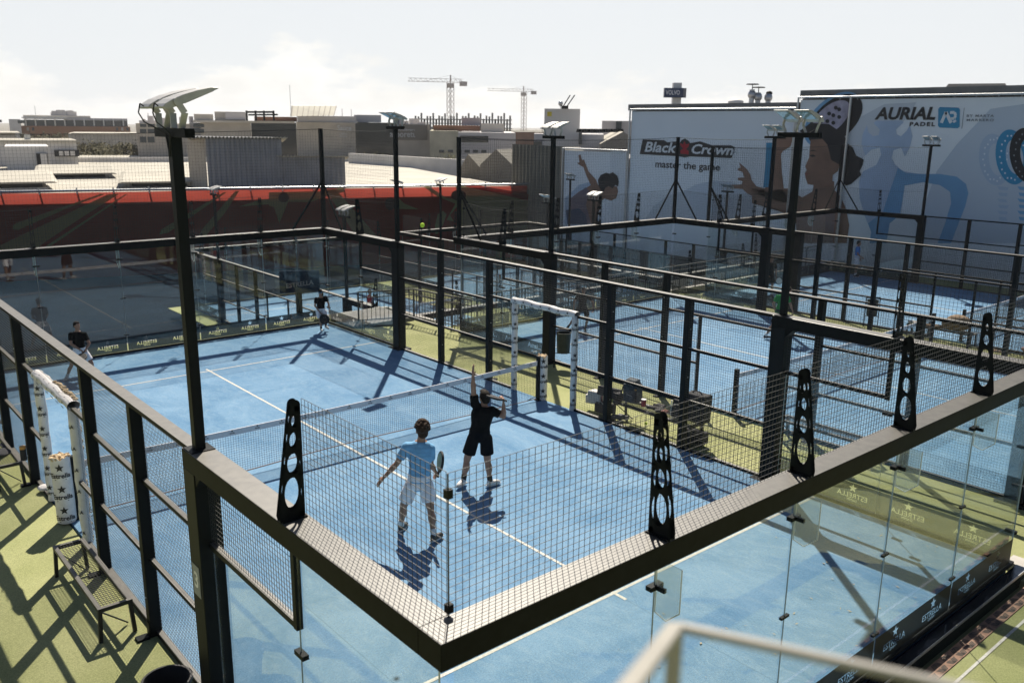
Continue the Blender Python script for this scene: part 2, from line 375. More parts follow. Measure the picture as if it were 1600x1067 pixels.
def cutout_sheet(rect, texts, stars):
    """flat sheet (x,y) with letters and stars cut through it: returns verts, faces"""
    base = bpy.data.curves.new('sheet', 'CURVE'); base.dimensions = '2D'; base.fill_mode = 'BOTH'; base.resolution_u = 2
    def poly(pts):
        sp = base.splines.new('POLY'); sp.points.add(len(pts) - 1)
        for p, q in zip(sp.points, pts): p.co = (q[0], q[1], 0, 1)
        sp.use_cyclic_u = True
    x0, x1, y0, y1 = rect
    poly([(x0, y0), (x1, y0), (x1, y1), (x0, y1)])
    for (cx, cy, r) in stars: poly([(cx + x, cy + y) for x, y in star_pts(r)])
    dg = bpy.context.evaluated_depsgraph_get()
    for (body, size, cx, cy, k) in texts:
        fc = _fontcurve(body, size, **k); o = bpy.data.objects.new('t', fc); COL.objects.link(o)
        dg = bpy.context.evaluated_depsgraph_get()
        cv = o.evaluated_get(dg).to_curve(dg)
        for sp in cv.splines:
            pts = []
            bz = sp.bezier_points; nb = len(bz)
            if sp.type != 'BEZIER': continue
            for i in range(nb):
                a = bz[i]; b = bz[(i + 1) % nb]
                straight = (a.handle_right - a.co).length < 1e-5 and (b.handle_left - b.co).length < 1e-5
                st = 1 if straight else 3
                for s_ in range(st):
                    t = s_ / st; mt = 1 - t
                    q = a.co * mt ** 3 + a.handle_right * 3 * mt * mt * t + b.handle_left * 3 * mt * t * t + b.co * t ** 3
                    pts.append((q.x + cx, q.y + cy))
            if len(pts) > 2: poly(pts)
        o.to_curve_clear() if hasattr(o, 'to_curve_clear') else None
        bpy.data.objects.remove(o); bpy.data.curves.remove(fc)
    o = bpy.data.objects.new('sheet', base); COL.objects.link(o)
    dg = bpy.context.evaluated_depsgraph_get(); me = bpy.data.meshes.new_from_object(o.evaluated_get(dg))
    vs = [v.co.copy() for v in me.vertices]; fs = [tuple(p.vertices) for p in me.polygons]
    bpy.data.objects.remove(o); bpy.data.curves.remove(base); bpy.data.meshes.remove(me)
    return vs, fs
def put_sheet(mb, sheet, o, u, v):
    o = Vector(o); u = Vector(u); v = Vector(v)
    mb.add([o + u * q.x + v * q.y for q in sheet[0]], sheet[1]); return mb

# ================================================================== SETTING
ZB, ZC, ZD = -0.19, -0.54, -3.2
COURTS = dict(A=((0, 0, 0), 0.0), B=((13.041, -3.049, ZB), 0.003), C=((25.98, -2.543, ZC), 0.02))
def terrace_z(x, y):
    def lerp(a, b, t): t = max(0, min(1, t)); return a + (b - a) * t
    z = lerp(-0.03, ZB - 0.04, (x - 5.3) / 2.6)
    if x > 18: z = lerp(ZB - 0.04, ZC - 0.04, (x - 18.2) / 2.8)
    if x > -5.3 and y < -9 and x < 8.5: z = lerp(z, -0.16, (-9.2 - y) / 0.8)
    return z
mb = MB()
xs = sorted([-60, -30, -15, -8, -5.4, -5.06, -4.99, -3, 0, 3, 4.99, 5.06, 10, 14, 24, 28, 36, 7.96, 8.06, 18.02, 18.12, 20.7, 21.1, 30.85, 31.25] + [5.3 + .4 * i for i in range(7)] + [18.4 + .4 * i for i in range(6)])
ys = sorted([-60, -40, -25, -14, -12, -11, -10.4, -9.99, -9.8, -9.6, -9.4, -9.2, -9, -7, -4, 0, 4, 8, 9.99, 10.06, 10.5, 11.2, 8.1, -13.13, -13.0, 6.9, 7.03, -12.7, -12.4, 7.3, 7.6] )
for y in ys:
    for x in xs:
        zz = terrace_z(x, y)
        for (cx, cy) in ((0, 0), (13.041, -3.049), (25.98, -2.543)):      # stay below the court slabs
            if abs(x - cx) < 5.03 and abs(y - cy) < 10.02: zz -= 0.25
        mb.v.append((x, y, zz))
nx = len(xs)
for j in range(len(ys) - 1):
    for i in range(nx - 1):
        if xs[i] > 8.0 and ys[j] > 8.05: continue
        a = j * nx + i; mb.f.append((a, a + 1, a + nx + 1, a + nx))
tag(mb.build('turf', TURF), kind='structure')
mb = MB(); mb.box(-60, 8.06, 11.2, 11.4, -3.4, -0.06); mb.box(8.06, 36, 8.1, 8.3, -3.4, -0.3); mb.box(8.061, 8.26, 8.301, 11.4, -3.4, -.1); tag(mb.build('terrace_retaining_wall', CONC), 'grey concrete retaining wall behind the upper courts', 'wall')
mb = MB(); mb.add([(-2500, -2500, -3.42), (2500, -2500, -3.42), (2500, 2500, -3.42), (-2500, 2500, -3.42)], [(0, 1, 2, 3)])
tag(mb.build('ground', mat('dusty_ground', (0.16, 0.145, 0.115), 0.95, var=0.25, scale=0.02)), kind='structure')
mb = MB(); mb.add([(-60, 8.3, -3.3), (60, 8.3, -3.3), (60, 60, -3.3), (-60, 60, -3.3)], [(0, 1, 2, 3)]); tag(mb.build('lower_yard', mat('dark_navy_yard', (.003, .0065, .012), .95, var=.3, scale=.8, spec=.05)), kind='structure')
mb = MB(); mb.add([(7.2, 12.4, -3.27), (33, 12.4, -3.27), (33, 31, -3.27), (7.2, 31, -3.27)], [(0, 1, 2, 3)]); tag(mb.build('lower_turf', TURF), kind='structure')

# ------------------------------------------------------------------ court surfaces
KERB = mat('kerb_black_rubber', (0.012, 0.013, 0.014), 0.6)
def court_surface(loc, rz):
    mb = MB(); mb.box(-5.03, 5.03, -10.03, 10.03, -0.3, 0.0)
    f = mb.build('court_floor', BLUE); f.location = loc; f.rotation_euler = (0, 0, rz); tag(f, kind='structure')
    z = 0.004; h = 0.025; mb = MB()
    def r(x0, x1, y0, y1): mb.add([(x0, y0, z), (x1, y0, z), (x1, y1, z), (x0, y1, z)], [(0, 1, 2, 3)])
    for s in (-1, 1): r(-4.99, 4.99, s * 6.95 - h, s * 6.95 + h)
    r(-h, h, -6.925, 6.925); r(-h, h, 6.975, 7.17); r(-h, h, -7.17, -6.975)
    l = mb.build('court_lines', LINE); l.location = loc; l.rotation_euler = (0, 0, rz); tag(l, kind='structure')
ALLC = [COURTS['A'], COURTS['B'], COURTS['C'], ((13.2, 20.2, ZD), 0.0), ((26.2, 20.2, ZD), 0.0)]
for loc, rz in ALLC: court_surface(loc, rz)

# ================================================================== COURT KIT (built once in court coordinates, then copied)
H = 3.0
STRIPZ0, STRIPZ1 = 0.06, 0.44
def film_sheet(length, word, small, n):
    texts = []; stars = []
    for i in range(n):
        cx = -length / 2 + length * (i + .5) / n
        stars.append((cx, 0.285, 0.075))
        texts.append((word, 0.125, cx, 0.15, dict(bold=0.004)))
        texts.append((small, 0.06, cx, 0.075, dict(bold=0.002)))
    return cutout_sheet((-length / 2, length / 2, 0, STRIPZ1 - STRIPZ0), texts, stars)
SHEET2 = film_sheet(1.97, 'ESTRELLA', 'DAMM', 2)
def film_sheet_b():
    return cutout_sheet((-.985, .985, 0, .38), [('Amsi...', 0.2, -.5, .24, dict(bold=.004)), ('cepulb', .1, -.5, .09, dict(bold=.003)), ('Amsi...', 0.2, .5, .24, dict(bold=.004)), ('cepulb', .1, .5, .09, dict(bold=.003))], [])
SHEET2B = film_sheet_b()

def glass_panel(root, o, u, wd, z0, z1, outn, sheet=None, film=FILM_END):
    o = Vector(o); u = Vector(u); outn = Vector(outn)
    mb = MB(); c = o + Vector((0, 0, (z0 + z1) / 2)); mb.obox(c, u * (wd / 2 - .006), outn * .006, Vector((0, 0, (z1 - z0) / 2)))
    g = mb.build('glass_panel', GLASS, root)
    m3 = MB(); m3.obox(c + u * (wd / 2 - .003), u * .0013, outn * .007, Vector((0, 0, (z1 - z0) / 2))); m3.build('pane_edge', EDGE, g)
    if sheet:
        m2 = MB()
        put_sheet(m2, sheet, o + outn * 0.009 + Vector((0, 0, STRIPZ0)), u, (0, 0, 1))
        m2.build('sponsor_film', film, g)
    return g
def plate_mesh(root, p, inw, along):
    """tapered laser-cut mesh support: two perforated plates joined by a web; inw points to the court"""
    p = Vector(p); inw = Vector(inw); along = Vector(along)
    W0, W1, HH = 0.225, 0.085, 1.0
    c = bpy.data.curves.new('plate', 'CURVE'); c.dimensions = '2D'; c.fill_mode = 'BOTH'
    def poly(pts):
        sp = c.splines.new('POLY'); sp.points.add(len(pts) - 1)
        for a, q in zip(sp.points, pts): a.co = (q[0], q[1], 0, 1)
        sp.use_cyclic_u = True
    arc = [(-W1 / 2 + W1 / 2 * math.cos(t), HH - W1 / 2 + W1 / 2 * math.sin(t)) for t in [PI * i / 8 for i in range(9)]]
    poly([(0, 0)] + [(0 if i == 0 else x, y) for i, (x, y) in enumerate(arc)] + [(-W0, 0.05), (-W0 + .01, 0)])
    for (zc, rx, rz) in ((0.225, 0.074, 0.138), (0.475, 0.056, 0.088), (0.670, 0.041, 0.066), (0.822, 0.028, 0.050)):
        wx = -(W0 + (W1 - W0) * zc) / 2
        poly([(wx + rx * math.cos(t), zc + rz * math.sin(t)) for t in [2 * PI * i / 20 for i in range(20)]])
    o = bpy.data.objects.new('p', c); COL.objects.link(o); dg = bpy.context.evaluated_depsgraph_get()
    me = bpy.data.meshes.new_from_object(o.evaluated_get(dg)); vs = [v.co.copy() for v in me.vertices]; fs = [tuple(q.vertices) for q in me.polygons]
    bpy.data.objects.remove(o); bpy.data.curves.remove(c); bpy.data.meshes.remove(me)
    mb = MB()
    for sgn in (-1, 1):
        for t in (0, 0.004):
            mb.add([p + inw * q.x + Vector((0, 0, q.y)) + along * (sgn * 0.028 + t) for q in vs], fs)
    for (z0, z1) in ((0.0, 0.06), (0.37, 0.38), (0.575, 0.585), (0.75, 0.76), (0.90, 0.95)):
        mb.obox(p - inw * 0.03 + Vector((0, 0, (z0 + z1) / 2)), inw * 0.02, along * .028, (0, 0, (z1 - z0) / 2))
    mb.obox(p - inw * 0.1 + Vector((0, 0, .008)), inw * .11, along * .05, (0, 0, .006))
    return mb.build('support_plate', STEEL, root)

def make_end():
    root = thing('court_end_wall', 'x', 'glass wall')
    m = MB()
    m.box(-5.2, 5.2, -10.2, -9.95, 2.8, H); m.box(-5.2, -4.95, -9.95, -5.86, 2.8, H); m.box(4.95, 5.2, -9.95, -5.86, 2.8, H)
    for sx in (-1, 1):                                           # gussets under the beam at the post
        m.extr([(sx * 5.19, -6.14, 2.8), (sx * 5.19, -6.14, 2.66), (sx * 5.19, -6.28, 2.8)], (-sx * 0.23, 0, 0))
    bevel(m.build('beam', STEEL2, root, top=SHEEN), 0.006)
    for sx in (-1, 1):
        m = MB(); m.box(sx * 4.95, sx * 5.2, -6.14, -5.86, -0.02, 2.8); m.box(sx * 4.85, sx * 5.3, -6.26, -5.74, -0.05, 0.012)
        bevel(m.build('post', STEEL, root), 0.006)
    y = -10.06
    for i in range(5): glass_panel(root, (-4 + 2 * i, y, 0), (1, 0, 0), 2, 0.05, 2.8, (0, -1, 0), SHEET2)
    for sx in (-1, 1):
        u = (0, sx, 0); n = (sx, 0, 0); x = sx * 5.07
        glass_panel(root, (x, -9, 0), u, 2, 0.05, 2.8, n, SHEET2, FILM_SIDE)
        glass_panel(root, (x, -7.08, 0), u, 1.84, 0.05, 1.98, n, SHEET2, FILM_SIDE)
        f = MB(); f.box(x - .03, x + .03, -8.0, -7.94, 1.98, 2.8); f.box(x - .03, x + .03, -7.94, -6.14, 1.99, 2.05)
        fr = f.build('panel_frame', STEEL, root, top=SHEEN)
        k = MB(); k.wires((x, -7.94, 2.05), (0, 1, 0), (0, 0, 1), 1.8, .75, .05, .05); k.build('mesh_infill', WIRE, fr)
        # bottom channel and clamps of the side
        k = MB(); k.box(x - .035, x + .035, -10, -6.14, 0.0, 0.05); k.build('bottom_channel', STEEL, root)
        for (yy, zz) in ((-8, 1.0), (-8, 1.75), (-10.0, 2.4), (-10.0, 1.2), (-10, .5)):
            k = MB(); k.box(x - .03, x + .03, yy - .075, yy + .075, zz - .022, zz + .022); k.build('clamp', STEEL, root)
    k = MB(); k.box(-5.1, 5.1, y - .035, y + .035, 0.0, 0.05); k.build('bottom_channel', STEEL, root)
    for xx in (-3, -1, 1, 3):
        for zz in (0.5, 1.5): k = MB(); k.box(xx - .065, xx + .065, y - .016, y + .016, zz - .013, zz + .013); k.build('clamp', STEEL, root)
        k = MB(); k.box(xx - .075, xx + .075, y - .03, y + .03, 2.53, 2.57); k.box(xx - .015, xx + .015, y - .11, y - .03, 2.532, 2.568); k.build('clamp', STEEL, root)
        k = MB(); k.extr([(xx - .006, y - .012, 2.8), (xx - .006, y - .26, 2.8), (xx - .006, y - .26, 2.42), (xx - .006, y - .13, 2.30), (xx - .006, y - .012, 2.33)], (0.012, 0, 0)); gf = k.build('glass_fin', GLASSF, root); k = MB(); k.path([(xx, y - .014, 2.8), (xx, y - .014, 2.33), (xx, y - .13, 2.30), (xx, y - .26, 2.42), (xx, y - .26, 2.8)], .0055, 5); k.build('fin_edge', FINE, gf)
        plate_mesh(root, (xx, -9.985, H), (0, 1, 0), (1, 0, 0))
    for sx in (-1, 1): plate_mesh(root, (sx * 4.985, -8, H), (-sx, 0, 0), (0, 1, 0))
    # welded mesh standing on the inner edge of the beam
    k = MB(); k.wires((-4.97, -9.97, H), (1, 0, 0), (0, 0, 1), 9.94, 1.0, .0565, .053, r=.0016); k.build('mesh_panel', WIRE, root)
    for sx in (-1, 1):
        k = MB(); k.wires((sx * 4.97, -9.95, H), (0, 1, 0), (0, 0, 1), 1.93, 1.0, .0565, .053, r=.0016); k.build('mesh_panel', WIRE, root)
        for zz in (H + .06, H + .86): k = MB(); k.box(sx * 4.945, sx * 4.99, -9.99, -9.945, zz - .03, zz + .03); k.build('mesh_clip', STEEL, root)
        k = MB(); k.tube((sx * 4.975, -9.975, H), (sx * 4.975, -9.975, H + 1.0), .006, n=6); k.build('corner_rod', WIRE, root)
    return root
def make_side():
    """right-hand mesh fence between the two end walls, x = +5"""
    root = thing('court_side_fence', 'x', 'mesh fence')
    x0, x1 = 5.0, 5.14
    for yy in (-4, -2, 2, 4):
        m = MB(); m.box(x0, x1, yy - .06, yy + .06, -.02, 2.95); m.extr([(x1, yy - .05, .18), (x1, yy + .05, .18), (x1, yy + .05, -.02), (x1, yy - .05, -.02)], (.012, 0, 0)); m.box(x1 + .012, x1 + .16, yy - .06, yy + .06, -.04, 0.0); po = bevel_o(m.build('post', STEEL, root), .005)
        m = MB()
        for zz in (.5, 1.45, 2.4): m.tube((x0 + .07, yy - .061, zz), (x0 + .07, yy - .068, zz), .012, .01, 8); m.tube((x1, yy, zz), (x1 + .008, yy, zz), .012, .01, 8)
        m.build('bolts', GALV, po)
    for yy in (-1, 1):
        m = MB(); m.box(x0, x0 + .06, yy - .03, yy + .03, -.02, 2.1); m.build('door_post', STEEL, root)
    m = MB(); m.box(x0, x1, -5.86, 5.86, 2.95, 3.0); m.build('top_rail', STEEL2, root, top=SHEEN)
    xa, xb = 5.02, 5.075
    segs = [(-5.86, -4.06), (-3.94, -2.06), (2.06, 3.94), (4.06, 5.86)]
    for (a, b) in segs:
        for zz in (2.02, 1.0): m = MB(); m.box(xa, xb, a, b, zz - .025, zz + .025); m.build('rail', STEEL2, root, top=SHEEN)
    m = MB(); m.box(xa, xb, -1.94, 1.94, 2.1, 2.15); m.build('rail', STEEL2, root, top=SHEEN)
    for (a, b) in ((-1.94, -1.03), (1.03, 1.94)): m = MB(); m.box(xa, xb, a, b, .975, 1.025); m.build('rail', STEEL2, root, top=SHEEN)
    for (a, b) in ((-5.86, -1.03), (1.03, 5.86)): m = MB(); m.box(5.0, 5.07, a, b, -.02, .045); m.build('bottom_channel', STEEL, root, top=SHEEN)
    def w(a, b, z0, z1): m = MB(); m.wires((5.008, a, z0), (0, 1, 0), (0, 0, 1), b - a, z1 - z0, .05, .05, r=.0017); m.build('mesh_panel', WIRE, root)
    for (a, b) in segs: w(a, b, .045, 2.95)
    for (a, b) in ((-1.94, -1.03), (1.03, 1.94)): w(a, b, .045, 2.1)
    w(-1.94, 1.94, 2.15, 2.95)
    return root
NETC = mat('net_cord', (0.022, 0.026, 0.034), 0.8)
def make_net():
    root = thing('padel_net', 'x', 'net')
    n = 40
    def top(x): return 0.88 + 0.05 * (abs(x) / 4.9) ** 2
    def bot(x): return 0.05 + 0.07 * max(0, math.cos(x / 4.9 * PI / 2)) ** 3
    m = MB(); step = .046; k = int(9.7 / step)
    for i in range(k + 1):
        x = -4.85 + 9.7 * i / k; m.obox((x, 0, (top(x) + bot(x)) / 2), (.0016, 0, 0), (0, .0016, 0), (0, 0, (top(x) - bot(x)) / 2))
    for j in range(1, 19):
        for i in range(20):
            xa = -4.85 + 9.7 * i / 20; xb = -4.85 + 9.7 * (i + 1) / 20; t = j / 19
            m.bar((xa, .002, bot(xa) + (top(xa) - bot(xa)) * t), (xb, .002, bot(xb) + (top(xb) - bot(xb)) * t), .003, .003)
    m.build('net_mesh', NETC, root)
    m = MB()
    for i in range(n):
        xa = -4.85 + 9.7 * i / n; xb = -4.85 + 9.7 * (i + 1) / n
        for s in (-1, 1): m.add([(xa, s * .008, top(xa) - .095), (xb, s * .008, top(xb) - .095), (xb, s * .008, top(xb) + .012), (xa, s * .008, top(xa) + .012)], [(0, 1, 2, 3)])
        m.add([(xa, -.008, top(xa) + .012), (xb, -.008, top(xb) + .012), (xb, .008, top(xb) + .012), (xa, .008, top(xa) + .012)], [(0, 1, 2, 3)])
    band = m.build('top_band', mat('net_band', (0.66, 0.64, 0.66), .8, var=.06, scale=20), root)
    m = MB()
    for i in range(21):
        x = -4.65 + 9.3 * i / 20
        for s, u in ((-1, 1), (1, -1)):
            put_star(m, .022, (x, s * .0105, top(x) - .012), (u, 0, 0), (0, 0, 1)); put_text(m, 'Estrella', .03, (x, s * .0105, top(x) - .05), (u, 0, 0), (0, 0, 1), bold=.001)
    m.build('band_print', INK, band)
    m = MB(); m.path([(-4.85 + 9.7 * i / 20, 0, bot(-4.85 + 9.7 * i / 20)) for i in range(21)], .011); m.build('bottom_cord', mat('worn_cord', (0.30, 0.21, 0.18), .8), root)
    for s in (-1, 1):
        m = MB(); m.box(s * 4.86, s * 4.95, -.045, .045, -.02, 1.05); m.box(s * 4.84, s * 4.97, -.07, .07, -.02, .02); bevel(m.build('net_post', STEEL, root))
        m = MB(); m.path([(s * 4.86, 0, .93), (s * 4.6, 0, .92)], .006); m.path([(s * 4.86, 0, .12), (s * 4.55, 0, .05)], .008); m.build('tension_strap', RUB, root)
    return root
LENS = mat('lamp_lens', (0.25, 0.36, 0.42), 0.12, 0.3, spec=0.8)
def make_lamp():
    """two-headed floodlight column standing on a beam end; heads reach towards -x, base at origin"""
    root = thing('floodlight_column', 'x', 'floodlight')
    m = MB(); m.box(-.05, .05, -.05, .05, .012, 2.97); m.box(-.12, .12, -.11, .11, 0, .012); bevel(m.build('column', STEEL, root), .004)
    m = MB(); m.box(-.045, .045, -.38, .38, 2.97, 3.05); bevel(m.build('crossbar', STEEL2, root), .004)
    for yc in (-.185, .185):
        rot = Matrix.Rotation(R(18), 3, 'Y')
        def P(x, y, z): return rot @ Vector((x, y, z)) + Vector((.03, yc, 3.28))
        m = MB()
        prof = [(.17, .0), (.14, .02), (.06, .038), (-.05, .046), (-.18, .044), (-.30, .032), (-.355, .014), (-.36, .004), (-.33, .0), (.0, -.028), (.11, -.032), (.155, -.018)]
        m.extr([P(a, -.135, b) for a, b in prof], P(0, .27, 0) - P(0, 0, 0))
        h = m.build('floodlight', LAMPB, root); bevel(h, .012, 2)
        m = MB(); m.add([P(-.32, -.11, -.006), P(-.03, -.11, -.031), P(-.03, .11, -.031), P(-.32, .11, -.006)], [(0, 1, 2, 3)]); m.build('lens', LENS, h)
        for s in (-1, 1):
            m = MB(); m.bar(P(.04, s * .143, .005), Vector((.012, yc + s * .142, 3.18)), .055, .014, (0, 1, 0)); m.bar(Vector((.012, yc + s * .142, 3.18)), Vector((.03, yc + s * .09, 3.05)), .055, .014, (0, 1, 0)); m.tube(P(.04, s * .136, .005), P(.04, s * .16, .005), .034, .034, 12)
            m.build('yoke_arm', LAMPB, h)
        m = MB(); m.path([P(.15, 0, -.01), Vector((.215, yc, 3.26)), Vector((.235, yc, 3.18)), Vector((.2, yc * .85, 3.1)), Vector((.12, yc * .6, 3.05)), Vector((.056, yc * .3, 3.0)), Vector((.055, 0, 2.8))], .006, 6); m.build('cable', RUB, h)
    return root
def make_mast(kind):
    """net mast on a far beam corner (outside corner at origin, court lies towards -x, -y for kind R and +x, -y for L)"""
    s = -1 if kind == 'R' else 1
    root = thing('net_mast', 'x', 'mast')
    m = MB(); m.box(-.05, .05, -.05, .05, .012, 2.95); m.box(-.1, .1, -.1, .1, 0, .012); m.build('pole', STEEL, root)
    m = MB(); m.bar((s * .05, 0, 1.35), (s * 1.05, 0, 0.01), .035, .05); m.build('brace', STEEL2, root)
    m = MB(); m.bar((0, -.05, 1.35), (0, -1.05, 0.01), .035, .05); m.build('brace', STEEL2, root)
    return root
def make_netting(pts, z0, ztop, name_label, group, dx=.085):
    """knotted safety net hung between pts (x,y) with a sagging head rope"""
    root = thing('safety_net', name_label, 'net', (0, 0, 0), 0, group)
    m = MB(); rope = MB(); mid = MB()
    for (a, b) in zip(pts[:-1], pts[1:]):
        a = Vector((a[0], a[1], 0)); b = Vector((b[0], b[1], 0)); L = (b - a).length; u = (b - a).normalized(); nn = Vector((-u.y, u.x, 0))
        def tz(t): return ztop - 0.035 * L / 4 * 4 * t * (1 - t)
        n = max(2, int(L / dx))
        for i in range(n + 1):
            t = i / n; zt = tz(t); m.obox(a + u * (L * t) + Vector((0, 0, (zt + z0) / 2)), u * .0015, nn * .0015, (0, 0, (zt - z0) / 2))
        k = int((ztop - z0) / dx)
        for j in range(k):
            zz = z0 + dx * j
            if zz < ztop - .2: m.obox(a + u * (L / 2) + Vector((0, 0, zz)), u * (L / 2), nn * .0015, (0, 0, .0015))
        rope.path([a + u * (L * i / 12) + Vector((0, 0, tz(i / 12))) for i in range(13)], .008, 5)
        mid.path([a + u * (L * i / 12) + Vector((0, 0, z0 + 1.05 - .1 * math.sin(PI * i / 12))) for i in range(13)], .005, 4)
    m.build('net_mesh', ROPE, root); rope.build('head_rope', ROPE, root); mid.build('tie_rope', ROPE, root)
    return root

END = make_end(); SIDE = make_side(); NET = make_net(); LAMP = make_lamp(); MR = make_mast('R'); ML = make_mast('L')
def place(proto, loc, rz, label, group=None, first=[]):
    o = proto if proto not in first else copy_tree(proto)
    first.append(proto)
    o.location = loc; o.rotation_euler = (0, 0, rz); o['label'] = label
    if group: o['group'] = group
    return o
def cpos(c, x, y, z=0):
    (l, rz) = c; return (l[0] + math.cos(rz) * x - math.sin(rz) * y, l[1] + math.sin(rz) * x + math.cos(rz) * y, l[2] + z)
NAMES = ['the nearest blue court', 'the middle blue court', 'the right-hand blue court by the billboards', 'the lower court below the railing', 'the lower court below the middle court']
SHORT = ['nearest court', 'middle court', 'billboard-side court', 'lower court below the railing', 'lower court below the middle court']
film_b = None
for ci, c in enumerate(ALLC):
    (l, rz) = c; nm = NAMES[ci]; sn = SHORT[ci]
    ends = [(0, 'glass end wall under dark beams, near end of ' + sn), (PI, 'glass end wall under dark beams, far end of ' + sn)]
    for a, lab in ends:
        o = place(END, l, rz + a, lab, 'glass end walls of the courts')
        if ci in (1, 2):
            for g in o.children:
                if g.name.startswith('glass_panel'):
                    for q in g.children:
                        pass
    sides = [(0, 'dark mesh side fence along the right of ' + sn), (PI, 'dark mesh side fence along the left of ' + sn)]
    for a, lab in sides: place(SIDE, l, rz + a, lab, 'mesh side fences of the courts')
    place(NET, l, rz, 'net with white top band across ' + sn, 'padel nets')
    lamps = [(-5.075, -6, PI, 'near left'), (5.075, 6, 0, 'far right'), (5.075, -6, 0, 'near right'), (-5.075, 6, PI, 'far left')]
    for (x, y, a, lab) in lamps:
        if (ci == 0 and lab == 'far left'): continue
        if ci == 1 and lab == 'near right' or ci == 2 and lab in ('near right', 'near left', 'far left'): continue
        if ci == 1 and lab == 'near left': continue
        place(LAMP, cpos(c, x, y, H), rz + a, 'twin floodlight on the %s post of %s' % (lab, sn), 'floodlight columns')
    if ci < 3:
        place(MR, cpos(c, 5.07, 10.07, H), rz, 'braced mast on the far right corner of ' + sn, 'net masts')
        if ci > 0: place(ML, cpos(c, -5.07, 10.07, H), rz, 'braced mast on the far left corner of ' + sn, 'net masts')
        xl = -16 if ci == 0 else -5.07
        pts = [cpos(c, xl, 10.07), cpos(c, 5.07, 10.07), cpos(c, 5.07, 6.0)]
        if ci > 0: pts = [cpos(c, -5.07, 6.0)] + pts
        make_netting([(p[0], p[1]) for p in pts], l[2] + H, l[2] + 5.93, 'thin black safety net hung above the far end of ' + sn, 'safety nets')
# the middle court's film carries another sponsor
mb = MB(); put_sheet(mb, SHEET2B, (0, 0, 0), (1, 0, 0), (0, 0, 1))
for o in list(COL.objects):
    if o.name.startswith('sponsor_film') and o.parent and o.parent.parent and 'middle court' in o.parent.parent.get('label', '') and 'lower' not in o.parent.parent['label']:
        ome = o.data; c0 = Vector((0, 0, 0)); vs = [v.co for v in ome.vertices]
        mn = Vector((min(v.x for v in vs), min(v.y for v in vs), min(v.z for v in vs))); mxx = Vector((max(v.x for v in vs), max(v.y for v in vs), max(v.z for v in vs)))
        # work out reading direction from the panel side
        ctr = (mn + mxx) / 2
        if mxx.x - mn.x > mxx.y - mn.y: u = Vector((1, 0, 0)); wd = mxx.x - mn.x
        else: u = Vector((0, 1 if ctr.x > 0 else -1, 0)); wd = mxx.y - mn.y
        nb = MB(); nv = Vector((u.y, -u.x, 0)) * .009
        for sd_ in (1,): put_sheet(nb, SHEET2B, Vector((ctr.x, ctr.y, mn.z)) + nv * sd_, u * (wd / 1.97), (0, 0, 1))
        me = nb.mesh('sponsor_film'); me.materials.append(ome.materials[0]); o.data = me

# ================================================================== OBJECTS ROUND THE COURTS
def estrella_print(mb, o, u, v, size=1.0, name='Estrella'):
    o = Vector(o); u = Vector(u); v = Vector(v)
    put_star(mb, .055 * size, o + v * .05 * size, u, v); put_text(mb, name, .085 * size, o - v * .055 * size, u, v, bold=.002 * size)
    mb.add([o + u * a * size + v * b * size for a, b in ((-.07, -.108), (.07, -.108), (.07, -.1), (-.07, -.1))], [(0, 1, 2, 3)])
def curved_print(mb, c, r, z, ang, size, name='Estrella', flat=0.0):
    """lettering wrapped round a padded post"""
    t = MB(); estrella_print(t, (0, 0, 0), (1, 0, 0), (0, 1, 0), size, name)
    mb.add([(c[0] + r * math.cos(ang + q[0] / r), c[1] + r * math.sin(ang + q[0] / r), z + q[1]) for q in t.v], t.f)
def net_pad(x, y, r, h, ang, label):
    root = thing('net_post_pad', label, 'padding', (x, y, 0), 0, 'net post pads')
    m = MB(); n = 28; ringz = [0.0, .02, .25, .5, .75, h - .05, h]
    for j, z in enumerate(ringz):
        for i in range(n):
            t = 2 * PI * i / n; rr = r * (1 + .02 * math.sin(3 * t + j) - (.06 if j == 0 else 0)) ; zz = z + (.018 * math.sin(5 * t + 1) + .014 * math.sin(11 * t) if j == 6 else 0)
            m.v.append((rr * math.cos(t) * .95, rr * math.sin(t), zz))
    for j in range(6):
        for i in range(n): a = j * n + i; b = j * n + (i + 1) % n; m.f.append((a, b, b + n, a + n))
    m.build('vinyl_cover', PAD, root, True)
    m = MB()
    for i in range(60):
        t = random.uniform(0, 2 * PI); q = r * random.uniform(.1, .86); m.ell((q * math.cos(t), q * math.sin(t), h - .03 + random.uniform(-.02, .03)), (random.uniform(.02, .045), random.uniform(.02, .045), random.uniform(.015, .035)), None, 7, 5)
    m.build('torn_foam', FOAM, root, True)
    m = MB()
    for z in (.17, .52, .87):
        curved_print(m, (0, 0), r * 1.035, z, ang, 1.25); curved_print(m, (0, 0), r * 1.035, z, ang + PI, 1.25)
    m.build('print', INK, root)
net_pad(-5.06, .02, .15, 1.08, R(-112), 'fat white padded net post with torn yellow top beside the left fence')
net_pad(5.02, 0.02, .13, 1.04, R(-118), 'white padded net post with black star print at the right end of the near net')

